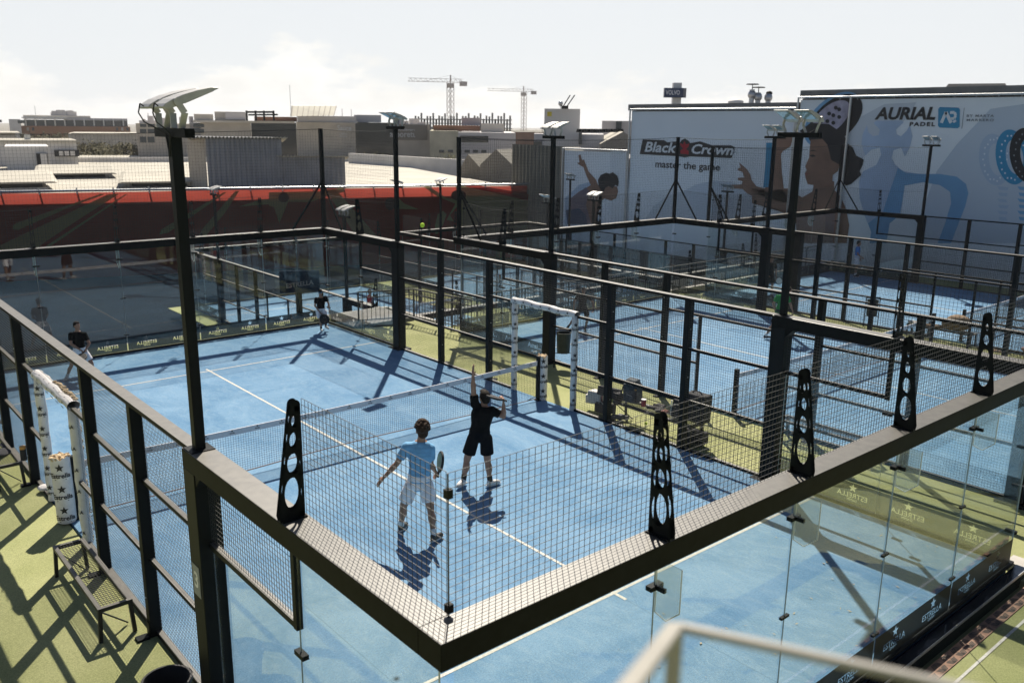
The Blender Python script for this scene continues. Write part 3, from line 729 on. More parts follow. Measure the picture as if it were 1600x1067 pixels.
def door_pads(sx, label):
    root = thing('padded_door_frame', label, 'door frame', (sx * 5.03, 0, 0), 0, 'padded white door frames')
    ang0 = R(-125) if sx < 0 else R(-125)
    for yy in (-1, 1):
        m = MB(); n = 14; zs = [0.0] + [i * .17 for i in range(1, 12)] + [2.14]
        for j, z in enumerate(zs):
            wob = .006 * math.sin(j * 2.1 + yy); 
            for i in range(n):
                t = 2 * PI * i / n; m.v.append((.075 * math.cos(t) * (1 + .08 * math.sin(j * 1.7 + t)) + wob, yy + .07 * math.sin(t), z))
        for j in range(len(zs) - 1):
            for i in range(n): a = j * n + i; b = j * n + (i + 1) % n; m.f.append((a, b, b + n, a + n))
        m.f.append(tuple(range((len(zs) - 1) * n, len(zs) * n)))
        p = m.build('upright_pad', PAD, root, True)
        m = MB()
        for k in range(6):
            if sx < 0 and yy < 0:
                t = MB(); put_text(t, 'LLA', .075, (0, 0, 0), (1, 0, 0), (0, 1, 0), bold=.002); m.add([(.083 * math.cos(ang0 - .6 + q[0] / .083), yy + .083 * math.sin(ang0 - .6 + q[0] / .083), .2 + k * .33 + q[1]) for q in t.v], t.f)
            else: curved_print(m, (0, yy), .084, .2 + k * .34, ang0, .95, 'Estrel')
        m.build('print', INK, p)
        if sx < 0 and yy < 0:
            m = MB()
            for j in range(40): m.ell((.062 + random.uniform(-.012, .012), yy + .035, .03 + j * .052), (.03, .035, .035), None, 6, 4)
            m.build('bare_foam', FOAM, p, True)
    m = MB(); n = 12; ks = 14
    for j in range(ks + 1):
        yy = -1.06 + 2.12 * j / ks
        for i in range(n):
            t = 2 * PI * i / n; m.v.append((.09 * math.cos(t) * (1 + .1 * math.sin(j * 2.3 + 2 * t)), yy, 2.16 + .075 * math.sin(t) + .01 * math.sin(j * 1.3)))
    for j in range(ks):
        for i in range(n): a = j * n + i; b = j * n + (i + 1) % n; m.f.append((a, b, b + n, a + n))
    p = m.build('lintel_pad', PAD, root, True)
    m = MB()
    for k in range(7):
        yy = -.85 + k * .29; put_star(m, .035, (-.1, yy, 2.18), (0, -1, 0), (0, 0, 1)); put_star(m, .035, (-.06, yy, 2.252), (0, -1, 0), (.4, 0, .1)); put_text(m, 'Estrella', .05, (-.102, yy, 2.12), (0, -1, 0), (0, 0, 1), bold=.001)
    m.build('print', INK, p)
    if sx < 0:
        m = MB()
        for j in range(26): m.ell((.05 + random.uniform(-.02, .02), -1.0 + j * .045, 2.235 + random.uniform(-.01, .02)), (.035, .035, .02), None, 6, 4)
        m.build('bare_foam', FOAM, p, True)
door_pads(-1, 'white padded door frame with star print on the left fence, torn foam on top')
door_pads(1, 'clean white padded door frame on the right fence of the near court')

# ---- benches
BENCH = mat('bench_steel', (0.010, 0.012, 0.012), .5, var=.3, scale=14, spec=.4)
def make_bench(L=2.1):
    root = thing('mesh_bench', 'x', 'bench'); d = .2
    m = MB(); m.box(-d, d, -L / 2, -L / 2 + .05, .40, .45); m.box(-d, d, L / 2 - .05, L / 2, .40, .45); m.box(-d, -d + .05, -L / 2 + .05, L / 2 - .05, .40, .45); m.box(d - .05, d, -L / 2 + .05, L / 2 - .05, .40, .45)
    m.build('seat_frame', BENCH, root, top=SHEEN)
    m = MB(); m.wires((-d + .05, -L / 2 + .05, .44), (1, 0, 0), (0, 1, 0), 2 * d - .1, L - .1, .04, .05, .0025); m.build('seat_mesh', WIRE, root)
    for sx in (-1, 1):
        for sy in (-1, 1):
            m = MB(); m.bar((sx * (d - .025), sy * (L / 2 - .03), .40), (sx * (d - .0), sy * (L / 2 - .03), 0), .045, .045, (0, 1, 0)); m.build('leg', BENCH, root)
    for sy in (-1, 1): m = MB(); m.bar((-d + .04, sy * (L / 2 - .06), .38), (d - .02, sy * (L / 2 - .25), .02), .012, .03, (0, 1, 0)); m.build('brace', BENCH, root)
    return root
bench = make_bench()
BP = [((-5.44, -2.75, -.02), 0, 'empty black mesh bench beside the near left fence, closest to the camera'), ((-5.44, 3.0, -.02), 0, 'black mesh bench past the torn padded post, with a bottle at its end'),
      ((5.5, -3.0, -.05), 0, 'black bench heaped with bags beside the right fence of the near court'), ((7.72, -5.6, ZB - .03), 0, 'black bench along the left fence of the middle court, seen through mesh'),
      ((20.55, -2.2, ZC - .02), 0, 'black bench with a big round bag between the middle and billboard-side courts'), ((7.0, 5.9, ZB), .1, 'black bench on the green strip beside the far right post')]
for i, (l, rz, lab) in enumerate(BP[:5]):
    b = bench if i == 0 else copy_tree(bench); b.location = l; b.rotation_euler = (0, 0, rz); tag(b, lab, 'bench', 'mesh benches by the courts')

def blob(name, label, cat, parts, material, group=None, extra=None, vox=.018, loc=(0, 0, 0)):
    """soft bag shape: merged ellipsoids with sag, as one skin"""
    m = MB()
    for (c, r) in parts: m.ell(c, r, None, 12, 8)
    o = remeshed(m, name, material, vox); o.location = loc; tag(o, label, cat, group, 'thing'); return o
def remeshed(mb, name, material, vox=.01, smooth=6):
    me = mb.mesh(name); o = bpy.data.objects.new(name, me); COL.objects.link(o)
    r = o.modifiers.new('r', 'REMESH'); r.mode = 'VOXEL'; r.voxel_size = vox
    s = o.modifiers.new('s', 'SMOOTH'); s.iterations = smooth; s.factor = .5
    dg = bpy.context.evaluated_depsgraph_get(); m2 = bpy.data.meshes.new_from_object(o.evaluated_get(dg))
    bpy.data.objects.remove(o); bpy.data.meshes.remove(me)
    m2.name = name; m2.materials.clear(); m2.materials.append(material)
    m2.polygons.foreach_set('use_smooth', [True] * len(m2.polygons))
    o = bpy.data.objects.new(name, m2); COL.objects.link(o); return o
GREYF = mat('grey_blue_fabric', (0.05, 0.065, 0.08), .85, var=.35, scale=16, bump=.5, bscale=18)
WHF = mat('white_fabric', (0.62, 0.60, 0.58), .85, var=.12, scale=12, bump=.5, bscale=20)
REDP = mat('red_plastic', (0.55, 0.02, 0.03), .35)
TANF = mat('tan_fabric', (0.18, 0.12, 0.07), .85, var=.3, scale=10, bump=.5, bscale=14)
# racket bags and clothes on the right bench
def softbox(m, c, h, rz=0.0, tilt=0.0):
    M_ = Matrix.Rotation(rz, 3, 'Z') @ Matrix.Rotation(tilt, 3, 'Y'); m.obox(c, M_ @ Vector((h[0], 0, 0)), M_ @ Vector((0, h[1], 0)), M_ @ Vector((0, 0, h[2])))
def bag(name, label, cat, boxes, material, group, smooth=9):
    m = MB()
    for bx_ in boxes: softbox(m, *bx_)
    o = remeshed(m, name, material, .014, smooth); tag(o, label, cat, group, 'thing'); return o
KG = 'kit on the right bench'
PINK = mat('pink_cloth', (.42, .16, .15), .9, var=.3, scale=14, bump=.5, bscale=16); ZIP = mat('pale_zip', (.35, .34, .32), .4); LIME = mat('lime_trim', (.35, .42, .06), .6)
b = bag('sports_bag', 'white sports bag with pink trim at the far end of the right bench', 'bag', [((5.46, -1.32, .30), (.15, .17, .14), .2, .1), ((5.44, -1.18, .24), (.11, .12, .1), .5, 0)], WHF, KG, 14)
m = MB(); m.obox((5.40, -1.47, .32), (.012, 0, .02), (0, .07, .03), (0, 0, .08)); m.build('pink_trim', PINK, b)
b = bag('racket_bag', 'black racket bag with pink and lime trim on the right bench', 'bag', [((5.42, -1.72, .52), (.13, .24, .10), .15, .25), ((5.40, -1.95, .50), (.1, .14, .08), -.3, .1)], BLKF, KG)
m = MB(); m.obox((5.335, -1.75, .55), (.006, .0, .0), (0, .2, .03), (0, 0, .018)); m.build('pink_trim', PINK, b); m = MB(); m.path([(5.33, -1.95, .50), (5.32, -1.9, .38), (5.33, -1.8, .28)], .012, 6); m.build('lime_strap', LIME, b)
b = bag('shoe_bag', 'dark shoe bag on the turf under the far end of the right bench', 'bag', [((5.4, -1.62, .14), (.12, .2, .11), .1, 0)], BLKF, KG)
m = MB(); m.path([(5.3, -1.5, .22), (5.28, -1.6, .3), (5.3, -1.72, .22)], .01, 6); m.build('cord', ZIP, b)
bag('sports_shoes', 'pair of grey sports shoes on the turf by the fence post under the right bench', 'shoes', [((5.34, -2.05, .05), (.05, .13, .045), .3, 0), ((5.46, -2.12, .05), (.05, .13, .045), .1, 0)], mat('grey_mesh_cloth', (.12, .12, .13), .8, var=.4, scale=20), KG, 5)
b = bag('backpack', 'upright grey blue backpack on the right bench beside the fence post', 'backpack', [((5.5, -2.32, .64), (.13, .17, .2), .15, -.1), ((5.49, -2.32, .84), (.10, .13, .1), .15, -.1), ((5.37, -2.35, .56), (.05, .13, .1), .15, -.1)], GREYF, KG, 14)
m = MB(); m.path([(5.38, -2.17, .5), (5.33, -2.14, .62), (5.37, -2.17, .78), (5.42, -2.2, .9)], .016, 6); m.path([(5.40, -2.50, .5), (5.35, -2.53, .62), (5.39, -2.5, .78), (5.44, -2.44, .9)], .016, 6); m.build('shoulder_straps', BLKF, b)
m = MB(); m.path([(5.375, -2.24, .82), (5.37, -2.33, .84), (5.38, -2.42, .82)], .006, 5); m.path([(5.315, -2.25, .62), (5.312, -2.35, .635), (5.318, -2.46, .62)], .006, 5); m.build('zips', ZIP, b)
m = MB(); m.ell((5.37, -2.50, .76), (.03, .03, .02), None, 8, 6); m.build('badge', mat('gold_badge', (.5, .28, .06), .5), b)
t = thing('drinks_cup', 'red and white drinks cup standing on the right bench beside the backpack', 'cup', (5.42, -2.70, .45), 0, KG)
m = MB(); m.tube((0, 0, 0), (0, 0, .13), .05, .058, 14); m.build('red_body', REDP, t); m = MB(); m.tube((0, 0, .131), (0, 0, .15), .06, .056, 14); m.build('white_lid', WHITE, t)
bag('clothes_pile', 'crumpled dark shirt on the right bench next to the bottle', 'clothes', [((5.45, -2.95, .475), (.12, .13, .03), .4, .2), ((5.48, -3.08, .51), (.1, .1, .035), .1, -.3), ((5.40, -3.15, .47), (.1, .09, .03), .8, .1), ((5.5, -3.0, .53), (.06, .07, .02), .2, .4)], mat('charcoal_cloth', (.03, .028, .03), .9, var=.5, scale=18, bump=.8, bscale=22), KG, 7)
bag('small_towel', 'folded reddish brown towel on the right bench beside the crumpled shirt', 'towel', [((5.42, -3.28, .465), (.1, .06, .02), .3, .05), ((5.41, -3.27, .495), (.09, .05, .015), .1, 0)], mat('brown_towel', (.14, .06, .05), .95, var=.3, scale=25), KG, 4)
t = thing('water_bottle', 'clear plastic water bottle standing on the right bench', 'bottle', (5.44, -3.42, .45))
m = MB(); m.tube((0, 0, 0), (0, 0, .2), .036, .036, 12); m.tube((0, 0, .2), (0, 0, .25), .036, .014, 12); m.tube((0, 0, .25), (0, 0, .28), .014, .014, 10)
m.build('body', glass_mat('clear_plastic', (.86, .9, .93), .25), t); m = MB(); m.tube((0, 0, .28), (0, 0, .3), .017, .017, 10); m.build('cap', WHITE, t)
b = bag('racket_bag', 'tall boxy black racket bag at the near end of the right bench', 'bag', [((5.52, -4.0, .74), (.15, .24, .28), .1, .06), ((5.4, -4.02, .66), (.06, .18, .16), .1, .06)], BLKF, KG, 12)
m = MB(); m.path([(5.5, -3.86, 1.01), (5.5, -3.93, 1.07), (5.5, -4.06, 1.07), (5.5, -4.13, 1.01)], .014, 6); m.build('handle', BLKF, b)
m = MB(); m.path([(5.345, -3.86, .8), (5.34, -4.02, .82), (5.35, -4.18, .8)], .007, 5); m.build('zip', ZIP, b)
b = bag('backpack', 'black backpack leaning on the boxy racket bag on the right bench', 'backpack', [((5.47, -3.64, .62), (.12, .15, .18), -.2, .15), ((5.38, -3.64, .56), (.05, .11, .1), -.2, .15)], BLKF, KG, 12)
m = MB(); m.path([(5.35, -3.55, .72), (5.33, -3.65, .74), (5.36, -3.74, .72)], .006, 5); m.build('zip', ZIP, b); m = MB(); m.path([(5.48, -3.6, .8), (5.46, -3.64, .84), (5.48, -3.69, .8)], .012, 6); m.build('loop', BLKF, b)
bag('holdall', 'black holdall on the turf under the near end of the right bench', 'bag', [((5.52, -3.95, .13), (.13, .28, .12), .05, 0)], BLKF, KG, 12)
def ball(x, y, z, label):
    m = MB(); m.ell((0, 0, 0), .033, None, 16, 10); o = m.build('tennis_ball', YELB, None, True); o.location = (x, y, z); tag(o, label, 'ball', 'tennis balls', 'thing')
ball(5.62, -2.62, 0.0, 'yellow ball lying on the turf under the right bench')
p = at_d(660, 352, 12.6); ball(p.x, p.y, p.z, 'yellow ball flying high above the net')
# left bench items
t = thing('tube_bottle', 'black bottle with orange cap beside the far left bench', 'bottle', (-5.2, 2.02, .43)); m = MB(); m.tube((0, 0, 0), (0, 0, .2), .05, .05, 14); m.build('body', RUB, t); m = MB(); m.tube((0, 0, .2), (0, 0, .25), .05, .052, 14); m.build('cap', mat('orange_cap', (.5, .25, .05), .5), t)
b = blob('racket_cover', 'black racket cover lying on the far left bench', 'bag', [((-5.42, 2.55, .47), (.14, .22, .03)), ((-5.35, 2.9, .46), (.05, .2, .02))], BLKF)
b = blob('plastic_bag', 'small white bag on the turf beside the torn padded post', 'bag', [((-5.05, 1.5, .05), (.1, .12, .055)), ((-4.99, 1.4, .05), (.06, .06, .045))], WHF, vox=.012)
m = MB(); m.ell((-4.98, 1.36, .05), (.02, .02, .02), None, 8, 6); m.build('knot', RUB, b)
# between middle and billboard courts
blob('holdall', 'large round brown and black holdall on the bench past the middle court', 'bag', [((20.5, -2.75, ZC + .72), (.24, .42, .25)), ((20.5, -2.5, ZC + .62), (.2, .3, .2))], TANF, 'kit between the courts')
blob('clothes_pile', 'pile of tan clothes in the middle of that bench past the middle court', 'clothes', [((20.5, -2.1, ZC + .47), (.15, .22, .07)), ((20.5, -1.85, ZC + .46), (.13, .16, .06))], TANF, 'kit between the courts')
blob('towel', 'white towel at the far end of that bench past the middle court', 'towel', [((20.5, -1.35, ZC + .48), (.14, .25, .05))], WHF, 'kit between the courts')
blob('shoes_pile', 'loose shoes and kit on the turf below the round holdall', 'shoes', [((20.3, -3.6, ZC + .06), (.12, .15, .06)), ((20.3, -4.0, ZC + .06), (.14, .2, .07)), ((20.35, -4.3, ZC + .06), (.1, .12, .06))], TANF, 'kit between the courts')
blob('sports_bag', 'black sports bag on the turf at the right edge between the courts', 'bag', [((20.4, -6.0, ZC + .35), (.3, .5, .28)), ((20.4, -5.5, ZC + .3), (.25, .3, .2))], BLKF, 'kit between the courts')
blob('clothes_pile', 'pinkish clothes heaped beside that black sports bag', 'clothes', [((20.3, -5.0, ZC + .3), (.2, .3, .1)), ((20.5, -5.3, ZC + .55), (.15, .25, .08))], mat('pink_fabric', (.35, .2, .18), .85, var=.4, scale=14), 'kit between the courts')

# ---- bins
BIN = mat('bin_green_black', (0.016, 0.026, 0.022), .55, var=.2)
def make_bin():
    root = thing('litter_bin', 'x', 'bin')
    m = MB(); n = 24
    for j, (r, z) in enumerate(((.17, .42), (.19, .95), (.2, .97), (.185, .97), (.165, .5))):
        for i in range(n): t = 2 * PI * i / n; m.v.append((r * math.cos(t), r * math.sin(t), z))
    for j in range(4):
        for i in range(n): a = j * n + i; b_ = j * n + (i + 1) % n; m.f.append((a, b_, b_ + n, a + n))
    m.f.append(tuple(range(n - 1, -1, -1))); m.f.append(tuple(range(4 * n, 5 * n))); m.build('basket', BIN, root)
    m = MB(); m.path([(.0, .24, 0), (0, .24, 1.05), (0, -.24, 1.05), (0, -.24, 0)], .018, 8); m.path([(0, .24, .4), (0, -.24, .4)], .012, 6); m.build('frame', STEEL, root)
    return root
bn = make_bin()
for i, (l, lab) in enumerate((((7.75, 2.15, ZB), 'dark litter bin in a frame by the left fence of the middle court'), ((20.6, .2, ZC), 'dark litter bin by the left fence of the billboard-side court'))):
    q = bn if i == 0 else copy_tree(bn); q.location = l; q.rotation_euler = (0, 0, R(50)); tag(q, lab, 'bin', 'framed litter bins')
t = thing('round_bin', 'large round black bin at the bottom edge beside the near left post', 'bin', (-5.47, -5.62, -.02))
m = MB(); n = 28
for (r, z) in ((.20, 0), (.24, .39), (.255, .40), (.255, .425), (.232, .425), (.19, .05)):
    for i in range(n): a = 2 * PI * i / n; m.v.append((r * math.cos(a), r * math.sin(a), z))
for j in range(5):
    for i in range(n): a = j * n + i; b_ = j * n + (i + 1) % n; m.f.append((a, b_, b_ + n, a + n))
m.f.append(tuple(range(5 * n, 6 * n))); m.build('tub', RUB, t, False)
m = MB(); m.tube((0, 0, .40), (0, 0, .42), .26, .26, 28, False); m.build('rim', BENCH, t)

# ---- court number plate on the near left post
t = thing('number_plate', 'small grey plate with the number 3 on the near left post', 'sign', (-5.204, -6.0, 1.62))
m = MB(); m.box(-.003, 0, -.09, .09, -.17, .17); m.build('plate', mat('grey_plate', (.23, .24, .24), .5), t)
m = MB(); put_text(m, '3', .24, (-.0045, 0, 0), (0, -1, 0), (0, 0, 1), bold=.006); m.build('digit', WHITE, t)

# ---- black ledge outside the near glass, drain strip, white turf line
t = thing('outside_ledge', 'glossy black ledge along the foot of the near glass wall', 'ledge', (0, 0, 0))
m = MB(); m.box(-5.2, 5.2, -10.245, -10.1, -.32, -.03); m.build('top', LEDGE, t)
m = MB(); m.box(-5.2, 5.2, -10.258, -10.246, -.06, -.022); m.build('metal_edge', GALV, t)
m = MB(); m.box(5.203, 5.5, -10.245, -9.95, -.32, -.035); m.build('end_block', CONC, t)
m = MB(); m.ell((5.52, -10.23, -.05), (.03, .04, .025), None, 10, 6); m.build('corner_cap', GALV, t)
def strip_mat():
    m_ = bpy.data.materials.new('rusty_drain_iron'); m_.use_nodes = True; return mat('rusty_iron', (0.25, 0.145, 0.10), .8, var=.35, scale=18, bump=.3)
t = thing('drain_grating', 'reddish patterned drain grating set in the turf at the bottom right', 'grating', (0, 0, 0))
m = MB(); m.box(-5, 12, -10.535, -10.355, -.2, -.148); m.build('iron_strip', strip_mat(), t)
m = MB(); k = 0
x = -4.9
while x < 11.8:                                     # slots cut in a leaf pattern
    for s_ in (-1, 1):
        for fl in (0, 1):
            for q in range(3):
                xx = x + q * .032 + fl * .125; dx_ = .045 * (1 if fl == 0 else -1)
                m.add([(xx, -10.445 + s_ * .008, -.146), (xx + .02, -10.445 + s_ * .008, -.146), (xx + .02 + dx_, -10.445 + s_ * .078, -.146), (xx + dx_, -10.445 + s_ * .078, -.146)], [(0, 1, 2, 3)])
    x += .26
m.build('slots', RUB, t)
m = MB(); m.add([(-5, -10.71, -.153), (14, -10.71, -.153), (14, -10.675, -.153), (-5, -10.675, -.153)], [(0, 1, 2, 3)]); tag(m.build('turf_line', LINE), kind='structure')
# dry leaves on the near half of the court
random.seed(3)
LEAFM = mat('dry_leaf', (0.42, 0.34, 0.22), .8, var=.3, scale=9)
for i in range(46):
    x = random.uniform(-1, 4.8); y = random.uniform(-9.95, -8.2) if i % 3 else random.uniform(-9.9, -7.2)
    m = MB(); L = random.uniform(.012, .034); wv = L * random.uniform(.25, .5); m.add([(-L, 0, .002), (0, -wv, .01), (L, 0, .016), (0, wv, .008)], [(0, 1, 2), (0, 2, 3)])
    o = m.build('dry_leaf', LEAFM); o.location = (x, y, .004); o.rotation_euler = (0, 0, random.uniform(0, 6.28)); tag(o, 'dry curled leaf lying on the blue floor behind the near glass wall', 'leaf', 'dry leaves on the near court', 'thing')

# ---- landing and railing between the courts, far right of the near court
t = thing('landing_railing', 'dark metal railing with thin balusters on the landing past the near court', 'railing', (0, 0, 0))
def rail_run(pts, z, n, h=1.0):
    m = MB()
    for a, b in zip(pts[:-1], pts[1:]):
        m.bar((*a, z + h), (*b, z + h), .04, .04); m.bar((*a, z + h - .18), (*b, z + h - .18), .025, .025); m.bar((*a, z + .1), (*b, z + .1), .025, .025)
    m.build('handrail', BENCH, t)
    for a, b in zip(pts[:-1], pts[1:]):
        L = math.hypot(b[0] - a[0], b[1] - a[1]); k = max(1, int(L / .13)); mm = MB()
        for i in range(k + 1):
            x = a[0] + (b[0] - a[0]) * i / k; y = a[1] + (b[1] - a[1]) * i / k; r_ = .02 if i % 8 == 0 else .007; mm.box(x - r_, x + r_, y - r_, y + r_, z, z + h)
        mm.build('balusters', BENCH, t)
rail_run([(5.9, 9.6), (7.6, 9.0), (7.9, 6.9), (7.95, 6.4)], -.05, 0, 1.0)
rail_run([(8.4, 8.0), (30, 8.0)], -.3, 0, 1.0)
m = MB(); m.box(5.35, 7.6, 9.0, 11.0, -.1, .03); o = m.build('landing', mat('grey_paving', (.16, .155, .15), .9, var=.2, scale=2)); tag(o, kind='structure')

# ---- added board in the lower yard, standing in for lettering reflected in the glass
t = thing('reflection_board', 'added dark sign board lettered Estrella in the lower yard, standing in for a reflection, seen through the far glass', 'sign', (0, 0, 0))
a = at_d(468, 440, 34); b_ = at_d(520, 440, 34); us = Vector((b_.x - a.x, b_.y - a.y, 0)).normalized(); ns = Vector((-us.y, us.x, 0))
m = MB(); m.obox(a, us * .75, ns * .03, (0, 0, .42)); m.build('board', mat('reflection_board_blue', (.008, .02, .04), .8, spec=.05), t)
m = MB(); put_text(m, 'ESTRELLA', .24, a + ns * -.036 - Vector((0, 0, .1)), (us + Vector((0, 0, .12))).normalized(), (0, 0, 1), bold=.006); m.build('lettering', mat('reflected_print', (.16, .18, .19), .7), t)
m = MB(); m.box(a.x - .05, a.x + .05, a.y - .05, a.y + .05, -3.3, a.z - .42); m.build('post', STEEL, t)  # post made for the added board

# ---- blurred white balustrade close to the camera
t = thing('balustrade', 'out of focus pale metal balustrade at the bottom right, nearest the camera', 'railing', (0, 0, 0))
BAL = mat('cream_painted_rail', (0.30, 0.285, 0.25), .5, var=.1, scale=5)
c0 = CAM + ray(1056, 978).normalized() * 1.15
c1 = at_z(1610, 1098, c0.z)
c2 = CAM + ray(975, 1085).normalized() * .86
dirx = (c1 - c0).normalized(); far = c0 + dirx * 2.2
dl = Vector((c2.x - c0.x, c2.y - c0.y, 0)); 
m = MB(); m.bar(c0, far, .012, .011); bevel(m.build('top_rail', BAL, t), .003, 3)
m = MB(); m.bar(c0, c2 + (c2 - c0) * 1.2, .021, .011); bevel(m.build('side_rail', BAL, t), .003, 3)
m = MB(); m.box(c0.x - .0075, c0.x + .0075, c0.y - .0075, c0.y + .0075, -.3, c0.z - .009); bevel(m.build('post', BAL, t), .002, 2)

# ================================================================== PEOPLE
SKIN = mat('tanned_skin', (0.33, 0.175, 0.115), .55, var=.12, scale=9, spec=.4)
HAIRD = mat('dark_brown_hair', (0.014, 0.009, 0.006), .7, var=.4, scale=40, bump=.8, bscale=70, spec=.15)
HAIRB = mat('curly_brown_hair', (0.04, 0.021, 0.011), .7, var=.5, scale=45, bump=.9, bscale=80, spec=.2)
SHOEW = mat('white_shoe', (.6, .58, .56), .5); SHOEB = mat('black_shoe', (.02, .02, .022), .5); SOCKW = mat('white_sock', (.68, .66, .64), .9)
EYE = mat('dark_eye', (.01, .01, .01), .2)
def cloth(name, col): return mat(name, col, .9, var=.14, scale=7, bump=1.0, bscale=9, spec=.1)
def frame(lat, up):
    up = Vector(up).normalized(); lat = Vector(lat); lat = (lat - up * lat.dot(up)).normalized(); f = up.cross(lat)
    return Matrix((lat, f, up)).transposed()
def limb(m, a, b, r0, r1):
    a = Vector(a); b = Vector(b); m.tube(a, b, r0, r1, 12); m.ell(a, r0, None, 12, 8); m.ell(b, r1, None, 12, 8)
def hand(m, wr, d, curl, palm_n, k=1.0):
    d = Vector(d).normalized(); n = Vector(palm_n); n = (n - d * n.dot(d)).normalized(); s = d.cross(n)
    rot = Matrix((s, n, d)).transposed()
    m.ell(wr + d * .05 * k, (.041 * k, .019 * k, .055 * k), rot, 12, 8)
    for i, (off, L) in enumerate(((-.030, .075), (-.010, .085), (.011, .08), (.031, .062))):
        p = wr + d * .092 * k + s * off * k; c1 = curl * (.55 + .1 * i); spread = s * off * 2.2
        d1 = (d * math.cos(c1) + n * math.sin(c1) + spread * .6).normalized(); d2 = (d * math.cos(2 * c1) + n * math.sin(2 * c1) + spread * .6).normalized()
        q = p + d1 * L * .55 * k; e = q + d2 * L * .5 * k
        m.tube(p - d * .02 * k, q, .0098 * k, .0092 * k, 8); m.ell(q, .0094 * k, None, 8, 6); m.tube(q, e, .0092 * k, .0078 * k, 8); m.ell(e, .0078 * k, None, 8, 6)
    p = wr + d * .035 * k + s * -.034 * k; q = p + (d * .6 - s * .8).normalized() * .04 * k + n * .01; e = q + (d * .9 + n * .5 * curl - s * .2).normalized() * .034 * k
    m.tube(p, q, .0125 * k, .011 * k, 8); m.ell(q, .011 * k, None, 8, 6); m.tube(q, e, .011 * k, .009 * k, 8); m.ell(e, .009 * k, None, 8, 6)
def person(label, J, face, shirt, shorts, hair=HAIRD, k=1.0, shoes=(SHOEB, SHOEW), sock=SOCKW, hairstyle='short', base_z=0.0, toes=None, curl=(.5, .9), vox=.008, group='padel players', glasses=None, head_tilt=0.0):
    J = {a: Vector(b) for a, b in J.items()}; base = Vector(((J['anL'].x + J['anR'].x) / 2, (J['anL'].y + J['anR'].y) / 2, base_z))
    for a in J: J[a] = J[a] - base
    face = Vector(face).normalized(); lat = (J['shR'] - J['shL'])
    if frame(lat, (0, 0, 1)).col[1].dot(face) < 0: pass
    P, N = J['pel'], J['neck']; up = (N - P).normalized(); hl = J['hipR'] - J['hipL']
    m = MB()
    # head
    right = face.cross(Vector((0, 0, 1))); hr = Matrix((right, face, (0, 0, 1))).transposed()
    if head_tilt: hr = Matrix.Rotation(head_tilt, 3, right) @ hr
    hc = J['head']
    m.ell(hc + hr @ Vector((0, -.005, .015)) * k, (.076 * k, .096 * k, .108 * k), hr, 16, 12); m.ell(hc + hr @ Vector((0, .025, -.055)) * k, (.056 * k, .066 * k, .062 * k), hr, 14, 10)
    m.ell(hc + hr @ Vector((0, .098, -.015)) * k, (.013 * k, .018 * k, .026 * k), hr, 8, 6); m.ell(hc + hr @ Vector((0, .085, -.065)) * k, (.025 * k, .012 * k, .009 * k), hr, 8, 6)
    for s in (-1, 1): m.ell(hc + hr @ Vector((s * .078, -.005, -.01)) * k, (.010 * k, .02 * k, .032 * k), hr, 8, 6)
    limb(m, N - up * .04, hc - Vector((0, 0, .06)) * k, .058 * k, .052 * k)
    # torso
    secs = [(-.08, .15, .105), (.05, .158, .11), (.2, .145, .102), (.35, .14, .098), (.5, .152, .108), (.65, .165, .115), (.8, .165, .105), (.92, .12, .08)]
    def torso(mm, grow, t0=-.08, t1=.92):
        for i in range(14):
            t = t0 + (t1 - t0) * i / 13
            tq = max(-.08, min(.92, t))
            for a, b in zip(secs[:-1], secs[1:]):
                if a[0] <= tq <= b[0] + 1e-6:
                    q = (tq - a[0]) / (b[0] - a[0]); hw = a[1] + (b[1] - a[1]) * q; hd = a[2] + (b[2] - a[2]) * q; break
            tt = max(0, min(1, t)); l2 = hl.normalized() * (1 - tt) + lat.normalized() * tt; rot = frame(l2, up)
            c = P + (N - P) * t
            if t > .6: c = c * (1 - (t - .6)) + (J['shL'] + J['shR']) / 2 * (t - .6) + (c - c)
            mm.ell(P + (N - P) * t, ((hw + grow) * k, (hd + grow) * k, .07 * k), rot, 16, 8)
    torso(m, -.008)
    for s in 'LR':
        limb(m, J['sh' + s], J['el' + s], .050 * k, .039 * k); limb(m, J['el' + s], J['ha' + s], .040 * k, .025 * k)
        m.ell(J['sh' + s], (.062 * k,) * 3, None, 12, 8); limb(m, N - up * .07, J['sh' + s], .062 * k, .055 * k)
        fa = (J['ha' + s] - J['el' + s]); fa2 = fa.normalized(); m.ell(J['el' + s] + fa * .3, (.043 * k, .043 * k, .085 * k), frame(fa2.orthogonal(), fa2), 12, 8)
        pn = -lat.normalized() if s == 'R' else lat.normalized()
        hand(m, J['ha' + s], fa, curl[0 if s == 'L' else 1], pn + face * .3, k)
        limb(m, J['hip' + s], J['kn' + s], .088 * k, .055 * k); limb(m, J['kn' + s], J['an' + s], .052 * k, .034 * k)
        sh = J['an' + s] - J['kn' + s]; back = (-face if abs(sh.normalized().dot(face)) < .9 else up)
        m.ell(J['kn' + s] + sh * .32 + back * .014 * k, (.053 * k, .057 * k, .12 * k), frame(sh.normalized().orthogonal(), sh.normalized()), 12, 8)
        th = J['kn' + s] - J['hip' + s]; m.ell(J['hip' + s] + th * .35, (.085 * k, .09 * k, .16 * k), frame(th.normalized().orthogonal(), th.normalized()), 12, 8)
    o = remeshed(m, 'person', SKIN, vox, 5); o.location = base; tag(o, label, 'person', group, 'thing')
    def part(nm, mm, material, vx=.011, sm=4):
        q = remeshed(mm, nm, material, vx, sm); q.parent = o; return q
    # shirt
    m = MB(); torso(m, .012, -.14 if True else 0, .9)
